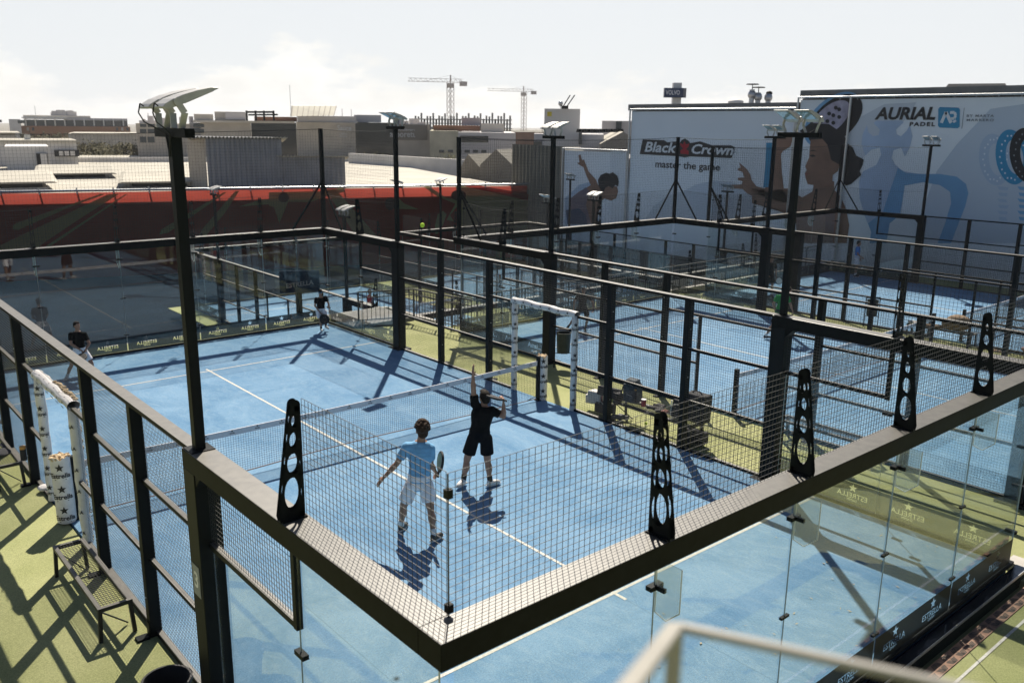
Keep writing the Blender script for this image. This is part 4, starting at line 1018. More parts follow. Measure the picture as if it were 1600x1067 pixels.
    for s in 'LR':
        m.tube(J['sh' + s], J['sh' + s] + (J['el' + s] - J['sh' + s]) * .66, .070 * k, .066 * k, 14); m.ell(J['sh' + s], .072 * k, None, 12, 8); limb(m, N - up * .09, J['sh' + s], .074 * k, .068 * k)
    part('shirt', m, shirt, .012, 5)
    # shorts
    m = MB()
    for t in (-.13, -.05, .04, .12): m.ell(P + (N - P) * t, (.168 * k, .122 * k, .07 * k), frame(hl, up), 16, 8)
    for s in 'LR':
        a, b = J['hip' + s], J['kn' + s]; m.tube(a, a + (b - a) * .70, .098 * k, .106 * k, 16); m.ell(a, .100 * k, None, 12, 8)
    part('shorts', m, shorts, .013, 4)
    # hair
    m = MB()
    if hairstyle == 'curly':
        rng = random.Random(5); m.ell(hc + hr @ Vector((0, -.022, .04)) * k, (.092 * k, .106 * k, .108 * k), hr, 14, 10); m.ell(hc + hr @ Vector((0, -.05, -.03)) * k, (.075 * k, .06 * k, .07 * k), hr, 12, 8)
        for i in range(110):
            th = rng.uniform(0, 2 * PI); ph = rng.uniform(0, 1.75); v = Vector((math.sin(ph) * math.cos(th), math.sin(ph) * math.sin(th), math.cos(ph)))
            if v.y > .55 and v.z < .35: continue
            m.ell(hc + hr @ Vector((v.x * .094, v.y * .108 - .02, v.z * .115 + .038)) * k, .022 * k, None, 8, 6)
    elif hairstyle == 'cap':
        m.ell(hc + hr @ Vector((0, -.008, .04)) * k, (.086 * k, .106 * k, .09 * k), hr, 14, 10); m.ell(hc + hr @ Vector((0, .12, .045)) * k, (.065 * k, .06 * k, .01), hr, 12, 6)
    else:
        m.ell(hc + hr @ Vector((0, -.022, .036)) * k, (.083 * k, .096 * k, .098 * k), hr, 14, 10); m.ell(hc + hr @ Vector((0, .03, .095)) * k, (.06 * k, .06 * k, .03 * k), hr, 12, 8)
        m.ell(hc + hr @ Vector((0, -.05, -.01)) * k, (.07 * k, .06 * k, .07 * k), hr, 12, 8)
    part('hair' if hairstyle != 'cap' else 'cap', m, hair, .009, 2)
    for s in (-1, 1):
        m = MB(); m.ell(hc + hr @ Vector((s * .03, .088, .012)) * k, (.011 * k, .006 * k, .007 * k), hr, 8, 6); m.build('eye', EYE, o)
    if glasses:
        m = MB()
        for s in (-1, 1): m.ell(hc + hr @ Vector((s * .036, .088, .014)) * k, (.036 * k, .018 * k, .026 * k), hr, 12, 8)
        m.build('sunglasses', glasses, o, True)
    # socks and shoes
    for s in 'LR':
        a, b = J['kn' + s], J['an' + s]; d = b - a
        m = MB(); m.tube(a + d * .72, b + d * .03, .046 * k, .042 * k, 12); part('sock', m, sock, .009, 2)
        td = Vector(toes[s]) if toes else face; td = Vector((td.x, td.y, td.z if len(td) > 2 else 0)).normalized()
        az = b.z - .075 * k; r2 = frame(Vector((-td.y, td.x, 0)), Vector((0, 0, 1)) - td * td.z)
        c = Vector((b.x, b.y, max(0.0, az) if az < .06 else az))
        m = MB(); m.ell(c + td * .055 * k + Vector((0, 0, .045 * k)), (.046 * k, .125 * k, .042 * k), r2, 14, 8); m.ell(c + td * .0 + Vector((0, 0, .07 * k)), (.043 * k, .06 * k, .05 * k), r2, 12, 8); m.ell(c + td * .12 * k + Vector((0, 0, .038 * k)), (.045 * k, .07 * k, .034 * k), r2, 12, 8)
        sh = part('shoe', m, shoes[0], .009, 2)
        m = MB(); m.ell(c + td * .06 * k + Vector((0, 0, .014 * k)), (.05 * k, .148 * k, .017 * k), r2, 16, 6); q = m.build('sole', shoes[1], sh, True)
    return o, base
def racket(label, hand_p, head_c, normal, facecol, k=1.0):
    hand_p = Vector(hand_p); head_c = Vector(head_c); ax = (head_c - hand_p).normalized(); n = Vector(normal); n = (n - ax * n.dot(ax)).normalized(); s = ax.cross(n)
    root = thing('padel_racket', label, 'racket', hand_p, 0, 'padel rackets')
    c = bpy.data.curves.new('r', 'CURVE'); c.dimensions = '2D'; c.fill_mode = 'BOTH'; c.extrude = .018
    def poly(pts):
        sp = c.splines.new('POLY'); sp.points.add(len(pts) - 1)
        for p, q in zip(sp.points, pts): p.co = (q[0], q[1], 0, 1)
        sp.use_cyclic_u = True
    L = (head_c - hand_p).length; L = max(L, .2)
    poly([(.128 * math.cos(t), L + .135 * math.sin(t) - (.02 * max(0, -math.sin(t)) ** 2)) for t in [2 * PI * i / 36 for i in range(36)]])
    for i in range(-3, 4):
        for j in range(-3, 4):
            if i * i + j * j <= 9: poly([(i * .027 + .007 * math.cos(t), L + j * .027 + .007 * math.sin(t)) for t in [2 * PI * q / 8 for q in range(8)]])
    o = bpy.data.objects.new('r', c); COL.objects.link(o); dg = bpy.context.evaluated_depsgraph_get(); me = bpy.data.meshes.new_from_object(o.evaluated_get(dg))
    vs = [v.co.copy() for v in me.vertices]; fs = [tuple(p.vertices) for p in me.polygons]; bpy.data.objects.remove(o); bpy.data.curves.remove(c); bpy.data.meshes.remove(me)
    m = MB(); m.add([s * v.x + ax * v.y + n * v.z for v in vs], fs); m.build('head', facecol, root)
    m = MB(); N = 36
    for i in range(N):
        t0 = 2 * PI * i / N; t1 = 2 * PI * (i + 1) / N
        q = lambda t: s * (.129 * math.cos(t)) + ax * (L + .136 * math.sin(t) - .02 * max(0, -math.sin(t)) ** 2)
        m.tube(q(t0), q(t1), .02, .02, 8, False)
    m.build('rim', RUB, root, True)
    m = MB(); m.tube(ax * -.05, ax * .1, .016, .016, 10); m.build('grip', RUB, root)
    m = MB(); m.bar(ax * .08 + s * .008, ax * (L - .11) + s * .07, .022, .026, n); m.bar(ax * .08 - s * .008, ax * (L - .11) - s * .07, .022, .026, n); m.build('throat', RUB, root)
    return root
BLK = cloth('black_shirt', (0.005, 0.0055, 0.006)); BLKS = cloth('black_shorts', (0.005, 0.006, 0.008)); LBLUE = cloth('light_blue_shirt', (0.19, 0.40, 0.62)); WSH = cloth('white_shorts', (0.80, 0.77, 0.80))
GREEN = cloth('green_shirt', (0.03, 0.22, 0.06)); BRIGHT = cloth('bright_blue_shirt', (0.05, 0.22, 0.60)); REDS = cloth('red_shirt', (0.35, 0.02, 0.03)); NAVY = cloth('navy_shorts', (.012, .016, .03))
vA = Vector((.60, .80, 0))
A1 = {'head': (-1.036, -3.958, 1.715), 'neck': (-1.05, -3.949, 1.549), 'shL': (-1.226, -3.83, 1.458), 'shR': (-0.938, -4.025, 1.42), 'elL': (-1.353, -3.744, 1.197), 'elR': (-0.90, -3.98, 1.15), 'haL': (-1.51, -3.64, 0.995), 'haR': (-0.80, -3.95, 1.0), 'pel': (-1.08, -3.93, 0.92), 'hipL': (-1.175, -3.865, 0.85), 'hipR': (-0.99, -3.989, 0.84), 'knL': (-1.214, -3.69, 0.46), 'knR': (-0.998, -4.10, 0.50), 'anL': (-1.198, -3.588, 0.09), 'anR': (-1.03, -4.22, 0.11)}
person('player in light blue shirt and white shorts seen from behind, curly hair, behind the net', A1, (.35, .94, 0), LBLUE, WSH, HAIRB, 1.1, (SHOEB, SHOEW), SOCKW, 'curly', toes=dict(L=(.75, .45, 0), R=(.85, .2, 0)), curl=(.35, 1.5))
racket('green and black racket held upright by the player in light blue', (-.765, -3.985, .955), (-.735, -4.0, 1.165), (.85, -.35, .05), mat('racket_green', (.10, .16, .07), .4, var=.6, scale=14))
A2 = {'head': (0.90, -3.02, 1.60), 'neck': (0.86, -3.041, 1.456), 'shL': (0.75, -2.95, 1.50), 'shR': (0.98, -3.13, 1.385), 'elL': (0.726, -2.935, 1.75), 'elR': (1.13, -3.254, 1.28), 'haL': (0.722, -2.932, 2.00), 'haR': (1.15, -3.23, 1.49), 'pel': (0.81, -2.996, 0.96), 'hipL': (0.725, -2.935, 0.88), 'hipR': (0.90, -3.073, 0.88), 'knL': (0.644, -2.86, 0.49), 'knR': (0.924, -3.08, 0.48), 'anL': (0.603, -2.818, 0.12), 'anR': (0.945, -3.13, 0.10)}
person('player all in black reaching up with his left arm, seen from behind at the net', A2, (.2, .97, .1), BLK, BLKS, HAIRD, 1.12, (SHOEW, SHOEW), mat('black_sock', (.015, .015, .016), .9), 'short', toes=dict(L=(-.5, -.2, 0), R=(.95, -.1, 0)), curl=(.2, 1.5))
racket('dark racket held behind the head of the player all in black', (1.15, -3.25, 1.565), (0.99, -3.14, 1.625), (.1, .1, .95), mat('racket_dark', (.012, .010, .014), .75, var=.5, scale=14))
A3 = {'head': (-2.654, 8.21, 1.315), 'neck': (-2.653, 8.214, 1.178), 'shL': (-2.80, 8.25, 1.115), 'shR': (-2.51, 8.177, 1.09), 'elL': (-2.84, 8.18, 0.90), 'elR': (-2.454, 8.08, 0.87), 'haL': (-2.66, 8.03, 0.74), 'haR': (-2.57, 8.0, 0.74), 'pel': (-2.65, 8.24, 0.70), 'hipL': (-2.735, 8.26, 0.66), 'hipR': (-2.55, 8.21, 0.655), 'knL': (-2.87, 8.22, 0.36), 'knR': (-2.44, 8.10, 0.36), 'anL': (-2.98, 8.30, 0.08), 'anR': (-2.40, 8.16, 0.09)}
o, b0 = person('player in black shirt and white shorts crouching at the far left', A3, (.45, -.89, 0), BLK, WSH, HAIRD, .84, (SHOEW, SHOEW), SOCKW, 'short', toes=dict(L=(-.6, -.8, 0), R=(.85, -.5, 0)), curl=(1.2, 1.2), vox=.009)
racket('dark racket held low by the ready player at the far left', (-2.61, 7.97, .72), (-2.75, 7.78, .62), (.1, .2, .9), RUB)
A4 = {'head': (4.307, 9.06, 1.205), 'neck': (4.324, 9.09, 1.053), 'shL': (4.199, 9.141, 1.01), 'shR': (4.44, 9.008, 1.05), 'elL': (4.146, 9.13, 0.82), 'elR': (4.51, 8.966, 0.863), 'haL': (4.23, 9.03, 0.64), 'haR': (4.49, 8.90, 0.70), 'pel': (4.332, 9.12, 0.66), 'hipL': (4.255, 9.152, 0.61), 'hipR': (4.41, 9.07, 0.61), 'knL': (4.276, 9.07, 0.35), 'knR': (4.42, 8.98, 0.34), 'anL': (4.297, 9.089, 0.09), 'anR': (4.45, 9.08, 0.17)}
person('player in black shirt, white shorts and blue sunglasses stepping out of the far right corner', A4, (-.45, -.89, 0), BLK, WSH, HAIRD, .78, (SHOEW, SHOEW), mat('black_sock', (.015, .015, .016), .9), 'cap', toes=dict(L=(-.3, -.9, 0), R=(.2, -.9, -.3)), curl=(1.3, .8), vox=.009, glasses=mat('blue_mirror_lens', (.02, .25, .45), .15, .6))
racket('dark racket held between the legs by the player with blue sunglasses', (4.25, 9.0, .60), (4.34, 8.93, .40), (-.45, -.8, .2), RUB)
B1 = {'head': (11.174, 4.837, 1.12), 'neck': (11.177, 4.86, 0.99), 'shL': (11.053, 4.96, 0.95), 'shR': (11.303, 4.735, 0.92), 'elL': (10.96, 5.02, 0.78), 'elR': (11.385, 4.622, 0.76), 'haL': (10.913, 5.00, 0.58), 'haR': (11.33, 4.55, 0.55), 'pel': (11.18, 4.90, 0.60), 'hipL': (11.10, 4.96, 0.53), 'hipR': (11.25, 4.82, 0.53), 'knL': (10.949, 4.98, 0.25), 'knR': (11.279, 4.73, 0.22), 'anL': (10.83, 5.18, -0.09), 'anR': (11.245, 4.80, -0.10)}
person('crouching player in dark clothes on the middle court behind the mesh, racket in front', B1, (-.6, -.8, 0), BLK, BLKS, HAIRD, .84, (SHOEB, SHOEW), mat('black_sock', (.015, .015, .016), .9), 'short', base_z=ZB, curl=(.8, 1.3), vox=.011)
racket('pale racket held out by the crouching player on the middle court', (11.33, 4.5, .55), (11.50, 4.30, .58), (0, .3, .9), WHITE)
B2 = {'head': (15.23, 0.17, 1.36), 'neck': (15.16, 0.26, 1.24), 'shL': (15.05, 0.42, 1.16), 'shR': (15.22, 0.19, 1.16), 'elL': (14.99, 0.512, 0.93), 'elR': (15.31, 0.12, 0.93), 'haL': (15.04, 0.45, 0.7), 'haR': (15.36, 0.07, 0.75), 'pel': (15.115, 0.334, 0.68), 'hipL': (15.06, 0.39, 0.62), 'hipR': (15.17, 0.28, 0.62), 'knL': (14.992, 0.48, 0.25), 'knR': (15.15, 0.31, 0.22), 'anL': (14.9, 0.64, -0.08), 'anR': (15.13, 0.37, -0.11)}
person('bending player in a green shirt on the middle court, half behind a lamp column', B2, (.8, -.6, 0), GREEN, NAVY, HAIRD, .95, (SHOEB, SHOEW), SOCKW, 'short', base_z=ZB, vox=.011)
def standing(x, y, z, ang, hgt):
    s = hgt / 1.8; c, sn = math.cos(ang), math.sin(ang)
    raw = dict(head=(0, .02, 1.66), neck=(0, 0, 1.5), shL=(-.18, 0, 1.42), shR=(.18, 0, 1.42), elL=(-.24, .02, 1.14), elR=(.25, .05, 1.15), haL=(-.22, .12, .9), haR=(.24, .24, 1.02), pel=(0, 0, .98), hipL=(-.09, 0, .9), hipR=(.09, 0, .9), knL=(-.12, .03, .5), knR=(.12, .04, .5), anL=(-.14, 0, .09), anR=(.14, 0, .09))
    J = {k_: (x + (c * a - sn * b) * s, y + (sn * a + c * b) * s, z + d * s) for k_, (a, b, d) in raw.items()}
    return J, (-sn, c, 0), s
J, f, s = standing(30.2, 6.0, ZC, R(200), 1.7)
person('player in bright blue shirt at the far end of the billboard-side court', J, f, BRIGHT, WSH, HAIRD, s, base_z=ZC, vox=.013)
J, f, s = standing(22.6, 5.6, ZC, R(150), 1.7)
person('dark-clothed player beside the far left post of the billboard-side court', J, f, BLK, BLKS, HAIRD, s, base_z=ZC, vox=.013)
racket('white racket of the dark player beside the post on the billboard-side court', (22.78, 5.5, ZC + .9), (22.95, 5.4, ZC + .65), (.6, .8, 0), WHITE)
J, f, s = standing(9.6, 15.6, ZD, R(170), 1.75)
person('player in dark clothes on the lower court behind the far glass', J, f, BLK, BLKS, HAIRD, s, base_z=ZD, vox=.013)
J, f, s = standing(13.2, 21.0, ZD, R(230), 1.75)
person('player in a red shirt on the lower court, seen through the far corner glass', J, f, REDS, BLKS, HAIRD, s, base_z=ZD, vox=.013)

# ================================================================== BILLBOARDS ON THE RIGHT (a shed along x = 33, prints face the courts)
XB = 33.0
SHED = corr_mat('grey_shed_cladding', (0.20, 0.20, 0.205), 'Y', 2.2)
CAPM = mat('grey_roof_cap', (0.17, 0.165, 0.16), .6, var=.15, scale=2)
def K3(x, y): return (800 + x / 3.81, 100 + y / 3.81)
def K4(x, y): return (1180 + x / 3.81, 100 + y / 3.81)
def flatp(parent, name, pts, K, off, material):
    m = MB(); m.poly([at_x(*K(*p), XB - off) for p in pts]); return m.build(name, material, parent)
def ellipse_pts(cx, cy, rx, ry, rot=0, n=36): return [(cx + rx * math.cos(t) * math.cos(rot) - ry * math.sin(t) * math.sin(rot), cy + rx * math.cos(t) * math.sin(rot) + ry * math.sin(t) * math.cos(rot)) for t in [2 * PI * i / n for i in range(n)]]
def ring(parent, name, outer, inner, K, off, material):
    a = [at_x(*K(*p), XB - off) for p in outer]; b = [at_x(*K(*p), XB - off) for p in inner]; n = len(a)
    m = MB(); m.add(a + b, [(i, (i + 1) % n, n + (i + 1) % n, n + i) for i in range(n)]); return m.build(name, material, parent)
def wtext(m, body, K, x0, x1, y, hgt, off, **k):
    a = at_x(*K(x0, y), XB - off); b = at_x(*K(x1, y), XB - off); c = (a + b) / 2
    e0 = at_x(*K((x0 + x1) / 2, y - hgt / 2), XB - off); e1 = at_x(*K((x0 + x1) / 2, y + hgt / 2), XB - off)
    put_text(m, body, abs(e0.z - e1.z) * 1.38, (c.x, c.y, (e0.z + e1.z) / 2 - abs(e0.z - e1.z) * .0), (0, -1, 0), (0, 0, 1), fit=abs(a.y - b.y), **k)
def panel_frame(parent, y0, y1, z0, z1, seams):
    m = MB()
    m.tube((XB - .1, y0, z1 + .12), (XB - .1, y1, z1 + .12), .05, None, 8); m.tube((XB - .1, y0, z0), (XB - .1, y0, z1 + .12), .05, None, 8); m.tube((XB - .1, y1, z0), (XB - .1, y1, z1 + .12), .05, None, 8)
    k = int((y1 - y0) / .9)
    for i in range(k): y = y0 + (y1 - y0) * (i + .5) / k; m.box(XB - .11, XB - .09, y - .012, y + .012, z1 - .02, z1 + .1)
    m.build('tube_frame', GALV, parent)
    for y in seams:
        m = MB(); m.tube((XB - .12, y, z0), (XB - .12, y, z1 + .12), .06, None, 8); m.build('seam_tube', GALV, parent)
def board(label, y0, y1, z0, z1, seams=()):
    z0 = -1.3
    t = thing('billboard', label, 'billboard', (0, 0, 0), 0, 'printed billboards')
    m = MB(); m.box(XB, XB + .03, y0 + .08, y1 - .08, z0, z1); m.build('printed_sheet', fabric('board_sheet_%d' % int(y0 * 10), (.74, .75, .78), 0.0, .04), t)
    panel_frame(t, y0, y1, z0, z1, seams); return t
PBLUE1 = mat('print_pale_blue', (.40, .47, .58), .8); PBLUE2 = mat('print_mid_blue', (.40, .48, .62), .8, var=.1, scale=.6); PBLUE3 = mat('print_blue', (.17, .34, .53), .8, var=.1, scale=.6); PCY = mat('print_cyan', (.03, .24, .42), .7)
PSKIN = mat('print_skin', (.23, .125, .085), .8, var=.2, scale=.9); PHAIR = mat('print_hair', (.018, .016, .018), .8); PWHT = mat('print_white', (.72, .72, .74), .8); PRED = mat('print_red', (.40, .02, .03), .8); PLIL = mat('print_lilac', (.36, .32, .40), .8, var=.25, scale=3); PGRY = mat('print_grey', (.2, .21, .23), .8)
# left board: woman stretching down with one arm up
b = board('lowest billboard with a dark-haired player bending and raising one arm', 22.95, 28.67, -.4, 4.55)
flatp(b, 'print_shade', [(585, 520), (695, 520), (695, 950), (585, 950)], K3, .012, mat('print_light', (.66, .67, .70), .8))
flatp(b, 'print_shade', [(315, 800), (400, 720), (480, 700), (520, 960), (315, 960)], K3, .016, PBLUE1)
flatp(b, 'print_arm', [(385, 590), (402, 588), (395, 545), (407, 540), (418, 575), (428, 570), (440, 600), (455, 640), (500, 690), (520, 740), (470, 725), (440, 660), (425, 615), (405, 605)], K3, .02, PSKIN)
flatp(b, 'print_body', [(440, 740), (480, 715), (540, 740), (600, 745), (590, 790), (540, 800), (520, 870), (500, 950), (420, 955), (350, 870), (350, 800), (400, 760)], K3, .02, PSKIN)
flatp(b, 'print_singlet', [(400, 765), (440, 735), (460, 760), (440, 840), (470, 950), (410, 955), (345, 870), (350, 800)], K3, .024, mat('print_dusk', (.14, .11, .14), .8))
flatp(b, 'print_singlet', [(320, 870), (400, 860), (440, 900), (450, 955), (330, 955)], K3, .028, mat('print_navy', (.04, .06, .11), .8))
flatp(b, 'print_face', [(530, 730), (625, 730), (632, 760), (620, 800), (590, 815), (545, 800), (525, 770)], K3, .03, PSKIN)
flatp(b, 'print_neck', [(485, 735), (535, 715), (580, 760), (540, 812), (500, 800)], K3, .028, PSKIN); flatp(b, 'print_hair', [(515, 725), (512, 690), (528, 662), (560, 648), (580, 655), (600, 645), (628, 668), (636, 700), (632, 730), (615, 722), (598, 742), (575, 728), (556, 738), (545, 760), (528, 752)], K3, .034, PHAIR)
# middle board: Black Crown
b = board('tall billboard reading Black Crown master the game', 11.55, 22.85, -.4, 7.0, ())
flatp(b, 'print_shade', [(1000, 950), (960, 860), (1000, 770), (1090, 720), (1200, 695), (1330, 710), (1420, 760), (1460, 960)], K3, .010, mat('print_faint_blue', (.52, .56, .63), .8))
flatp(b, 'print_shade', [(780, 950), (840, 850), (920, 790), (1010, 760), (1060, 830), (1060, 950)], K3, .012, mat('print_faint_grey', (.55, .575, .62), .8))
flatp(b, 'print_plate', [(778, 450), (905, 455), (925, 468), (975, 462), (1000, 470), (1008, 455), (1030, 445), (1050, 458), (1062, 472), (1120, 462), (1190, 485), (1305, 486), (1326, 496), (1322, 530), (1306, 562), (1060, 552), (1030, 558), (985, 550), (760, 538)], K3, .016, INK)
m = MB(); wtext(m, 'Black', K3, 782, 972, 500, 60, .022, shear=.22, bold=.02); wtext(m, 'Crown', K3, 1064, 1314, 514, 58, .022, shear=.22, bold=.02); m.build('print_lettering', PWHT, b)
m = MB(); wtext(m, 'master the game', K3, 852, 1238, 608, 44, .022, bold=.008); m.build('print_lettering', INK, b)
flatp(b, 'print_emblem', [(1003, 535), (1003, 515), (1020, 505), (1005, 490), (1000, 472), (1018, 480), (1026, 460), (1036, 480), (1056, 475), (1050, 495), (1036, 508), (1052, 520), (1052, 540)], K3, .022, PRED)
flatp(b, 'print_hand', [(1350, 585), (1366, 600), (1398, 628), (1420, 662), (1426, 692), (1456, 730), (1520, 745), (1640, 742), (1700, 760), (1700, 905), (1610, 885), (1540, 862), (1480, 812), (1400, 772), (1372, 745), (1300, 742), (1293, 728), (1310, 720), (1366, 718), (1372, 700), (1342, 690), (1346, 678), (1382, 676), (1372, 644), (1344, 634), (1346, 622), (1362, 618)], K3, .02, PSKIN)
# right board
b = board('widest billboard reading Aurial Padel with a dark-haired player and rackets', -16, 11.45, -.4, 7.52, (at_x(*K4(548, 500), XB).y,))
flatp(b, 'print_shade', [(1600, 240), (1400, 270), (1200, 480), (1080, 640), (1000, 860), (960, 1067), (1760, 1067), (1760, 240)], K4, .008, mat('print_pale2', (.50, .54, .61), .8))
flatp(b, 'print_shade', [(560, 380), (640, 310), (770, 240), (960, 230), (900, 330), (760, 430), (640, 560), (560, 640)], K4, .010, mat('print_pale3', (.55, .57, .62), .8))
flatp(b, 'print_creature', [(720, 340), (705, 352), (742, 392), (735, 425), (700, 432), (672, 405), (664, 366), (640, 420), (633, 480), (655, 546), (690, 512), (742, 500), (750, 540), (722, 602), (642, 640), (618, 700), (622, 800), (650, 900), (690, 1000), (680, 1067), (780, 1067), (800, 950), (862, 900), (890, 725), (1000, 705), (1100, 722), (1160, 762), (1166, 830), (1130, 950), (1085, 1067), (1165, 1067), (1250, 850), (1269, 770), (1255, 715), (1200, 672), (1100, 656), (980, 656), (880, 640), (832, 600), (812, 560), (822, 515), (870, 500), (890, 552), (920, 500), (936, 430), (920, 368), (900, 400), (868, 432), (842, 420), (838, 392), (884, 348), (870, 338)], K4, .016, PBLUE2)
flatp(b, 'print_creature', [(850, 620), (900, 650), (980, 656), (1100, 656), (1200, 672), (1255, 715), (1269, 770), (1250, 850), (1165, 1067), (1085, 1067), (1130, 950), (1166, 830), (1160, 762), (1100, 722), (1000, 705), (890, 725), (862, 900), (800, 950), (780, 1067), (680, 1067), (690, 1000), (672, 950), (760, 880), (800, 760)], K4, .020, PBLUE3)
flatp(b, 'print_forearm', [(88, 560), (112, 500), (152, 520), (158, 640), (170, 745), (55, 760), (70, 660)], K4, .022, PSKIN)
flatp(b, 'print_sleeve', [(66, 470), (100, 470), (92, 640), (78, 735), (48, 735), (60, 600)], K4, .026, PCY)
flatp(b, 'print_hand', [(105, 490), (125, 445), (200, 412), (226, 440), (210, 492), (165, 520), (150, 545), (112, 520)], K4, .028, PSKIN)
flatp(b, 'print_torso', [(-20, 742), (120, 745), (200, 752), (280, 795), (340, 760), (352, 700), (470, 700), (470, 750), (505, 785), (540, 860), (560, 960), (545, 1067), (250, 1067), (240, 920), (150, 880), (-20, 830)], K4, .020, PSKIN)
flatp(b, 'print_racket', ellipse_pts(462, 330, 205, 118, R(-42)), K4, .022, PBLUE3); flatp(b, 'print_racket', ellipse_pts(476, 335, 195, 112, R(-42)), K4, .026, PHAIR); flatp(b, 'print_racket', ellipse_pts(450, 325, 140, 72, R(-42)), K4, .030, PLIL)
for i, (dx, dy) in enumerate([(-60, 55), (-20, 20), (15, -15), (50, -50), (-20, 60), (15, 30), (50, -5), (-55, 20), (-10, -25), (30, -60)]): flatp(b, 'print_hole', ellipse_pts(450 + dx, 322 + dy, 12, 12, 0, 10), K4, .033, PHAIR)
flatp(b, 'print_face', [(330, 450), (400, 430), (450, 470), (470, 560), (505, 590), (492, 640), (462, 662), (455, 745), (352, 740), (346, 722), (312, 716), (300, 682), (295, 652), (306, 632), (297, 610), (320, 560), (325, 500)], K4, .034, PSKIN)
flatp(b, 'print_hair', [(262, 402), (330, 352), (440, 360), (530, 420), (546, 470), (582, 500), (600, 546), (646, 570), (640, 600), (622, 640), (632, 662), (570, 716), (540, 726), (500, 690), (500, 600), (452, 572), (430, 482), (400, 447), (330, 452), (318, 430)], K4, .038, PHAIR)
flatp(b, 'print_brow', [(318, 520), (345, 512), (372, 522), (345, 519)], K4, .041, PHAIR); flatp(b, 'print_eye', [(322, 545), (345, 540), (362, 550), (340, 556)], K4, .041, PHAIR); flatp(b, 'print_lips', [(298, 648), (322, 655), (300, 668)], K4, .041, mat('print_lip', (.22, .07, .06), .8))
m = MB(); wtext(m, 'AURIAL', K4, 714, 1076, 300, 72, .03, shear=.18, bold=.028); wtext(m, 'PADEL', K4, 918, 1070, 361, 24, .03, bold=.008, space=1.25); m.build('print_lettering', INK, b)
flatp(b, 'print_logo', [(1100, 258), (1210, 262), (1219, 272), (1217, 375), (1206, 384), (1098, 380), (1088, 370), (1090, 268)], K4, .022, PCY)
m = MB()
def stroke(pts, wd):
    for p, q in zip(pts[:-1], pts[1:]):
        a = at_x(*K4(*p), XB - .026); c = at_x(*K4(*q), XB - .026); m.bar(a, c, .004, wd, (0, 0, 1)) if abs((c - a).normalized().z) < .98 else m.box(a.x - .002, a.x + .002, a.y - wd / 2, a.y + wd / 2, min(a.z, c.z), max(a.z, c.z))
stroke([(1108, 352), (1136, 288), (1166, 352)], .14); stroke([(1160, 290), (1186, 290), (1194, 308), (1184, 326), (1164, 328)], .12); stroke([(1184, 336), (1190, 348)], .13)
m.build('print_logo_mark', PWHT, b)
m = MB(); wtext(m, 'BY MARTA', K4, 1258, 1420, 311, 15, .03, bold=.004, space=1.25); wtext(m, 'MARRERO', K4, 1258, 1420, 336, 14, .03, bold=.004, space=1.25); m.build('print_lettering', PGRY, b)
flatp(b, 'print_rule', [(1243, 262), (1246, 262), (1232, 386), (1228, 386)], K4, .03, PGRY)
for (cx, cy, rx, ry, mtl, off) in ((1425, 570, 92, 155, PBLUE1, .014), (1530, 555, 98, 165, PCY, .018), (1620, 545, 105, 165, PHAIR, .022)):
    ring(b, 'print_racket', ellipse_pts(cx, cy, rx, ry, R(-8)), ellipse_pts(cx + 14, cy, rx * .52, ry * .62, R(-8)), K4, off, mtl)
    for i in range(22):
        a_ = 2 * PI * i / 22; q_ = .80 if i % 2 else .74; flatp(b, 'print_dot', ellipse_pts(cx + 5 + rx * q_ * math.cos(a_), cy + ry * q_ * math.sin(a_) * 1.04, 5, 6, 0, 8), K4, off + .003, PWHT if mtl is not PHAIR else PGRY)
for (x0, y0, mtl) in ((1440, 730, PBLUE1), (1560, 730, PBLUE3)):
    for i in range(6): flatp(b, 'print_streak', [(x0 + 8 * (i % 2), y0 + 36 * i), (x0 + 70 - 9 * (i % 3), y0 + 4 + 36 * i), (x0 + 62, y0 + 24 + 36 * i), (x0 + 15, y0 + 20 + 36 * i)], K4, .014, mtl)
t = thing('shed_building', 'grey flat-roofed sheds carrying the three billboards', 'building', (0, 0, 0))
m = MB(); m.box(XB + .35, 70, 11.6, 23.1, -3.4, 7.05); m.build('wall', SHED, t); m = MB(); m.box(XB + .35, 75, -40, 11.5, -3.4, 7.6); m.build('wall', SHED, t)
m = MB(); m.box(XB + .1, 70, 11.55, 23.2, 7.06, 7.42); m.build('roof_cap', CAPM, t); m = MB(); m.box(XB + .1, 75, -40, 11.5, 7.61, 8.0); m.build('roof_cap', CAPM, t)
m = MB(); m.box(XB + .35, 50, 23.15, 29.0, -3.4, 4.2); m.build('wall', SHED, t)
def roof_unit(label, px0, px1, pyt, pyb, d, depth=2.5, top=.12):
    a = at_d(px0, pyb, d); c = at_d(px1, pyb, d); zt = at_d((px0 + px1) / 2, pyt, d).z; u = (c - a); u.z = 0; L = u.length; u.normalize(); n = Vector((-u.y, u.x, 0))
    if n.dot(FW) < 0: n = -n
    t = thing('roof_unit', label, 'roof unit', (0, 0, 0)); z0 = min(a.z, c.z) - .6
    m = MB(); h = zt - z0
    m.extr([a + Vector((0, 0, z0 - a.z)), a + u * L + Vector((0, 0, z0 - a.z)), a + u * L + Vector((0, 0, zt - .25 * h - a.z)), a + u * (L - .2) + Vector((0, 0, zt - a.z)), a + u * .2 + Vector((0, 0, zt - a.z)), a + Vector((0, 0, zt - .25 * h - a.z))], n * depth)
    m.build('casing', mat('beige_casing', (.42, .38, .33), .6, var=.1, scale=1.5), t); return t
roof_unit('long beige air handling unit on the roof above the Aurial board', 1473, 1575, 131, 150, 52)
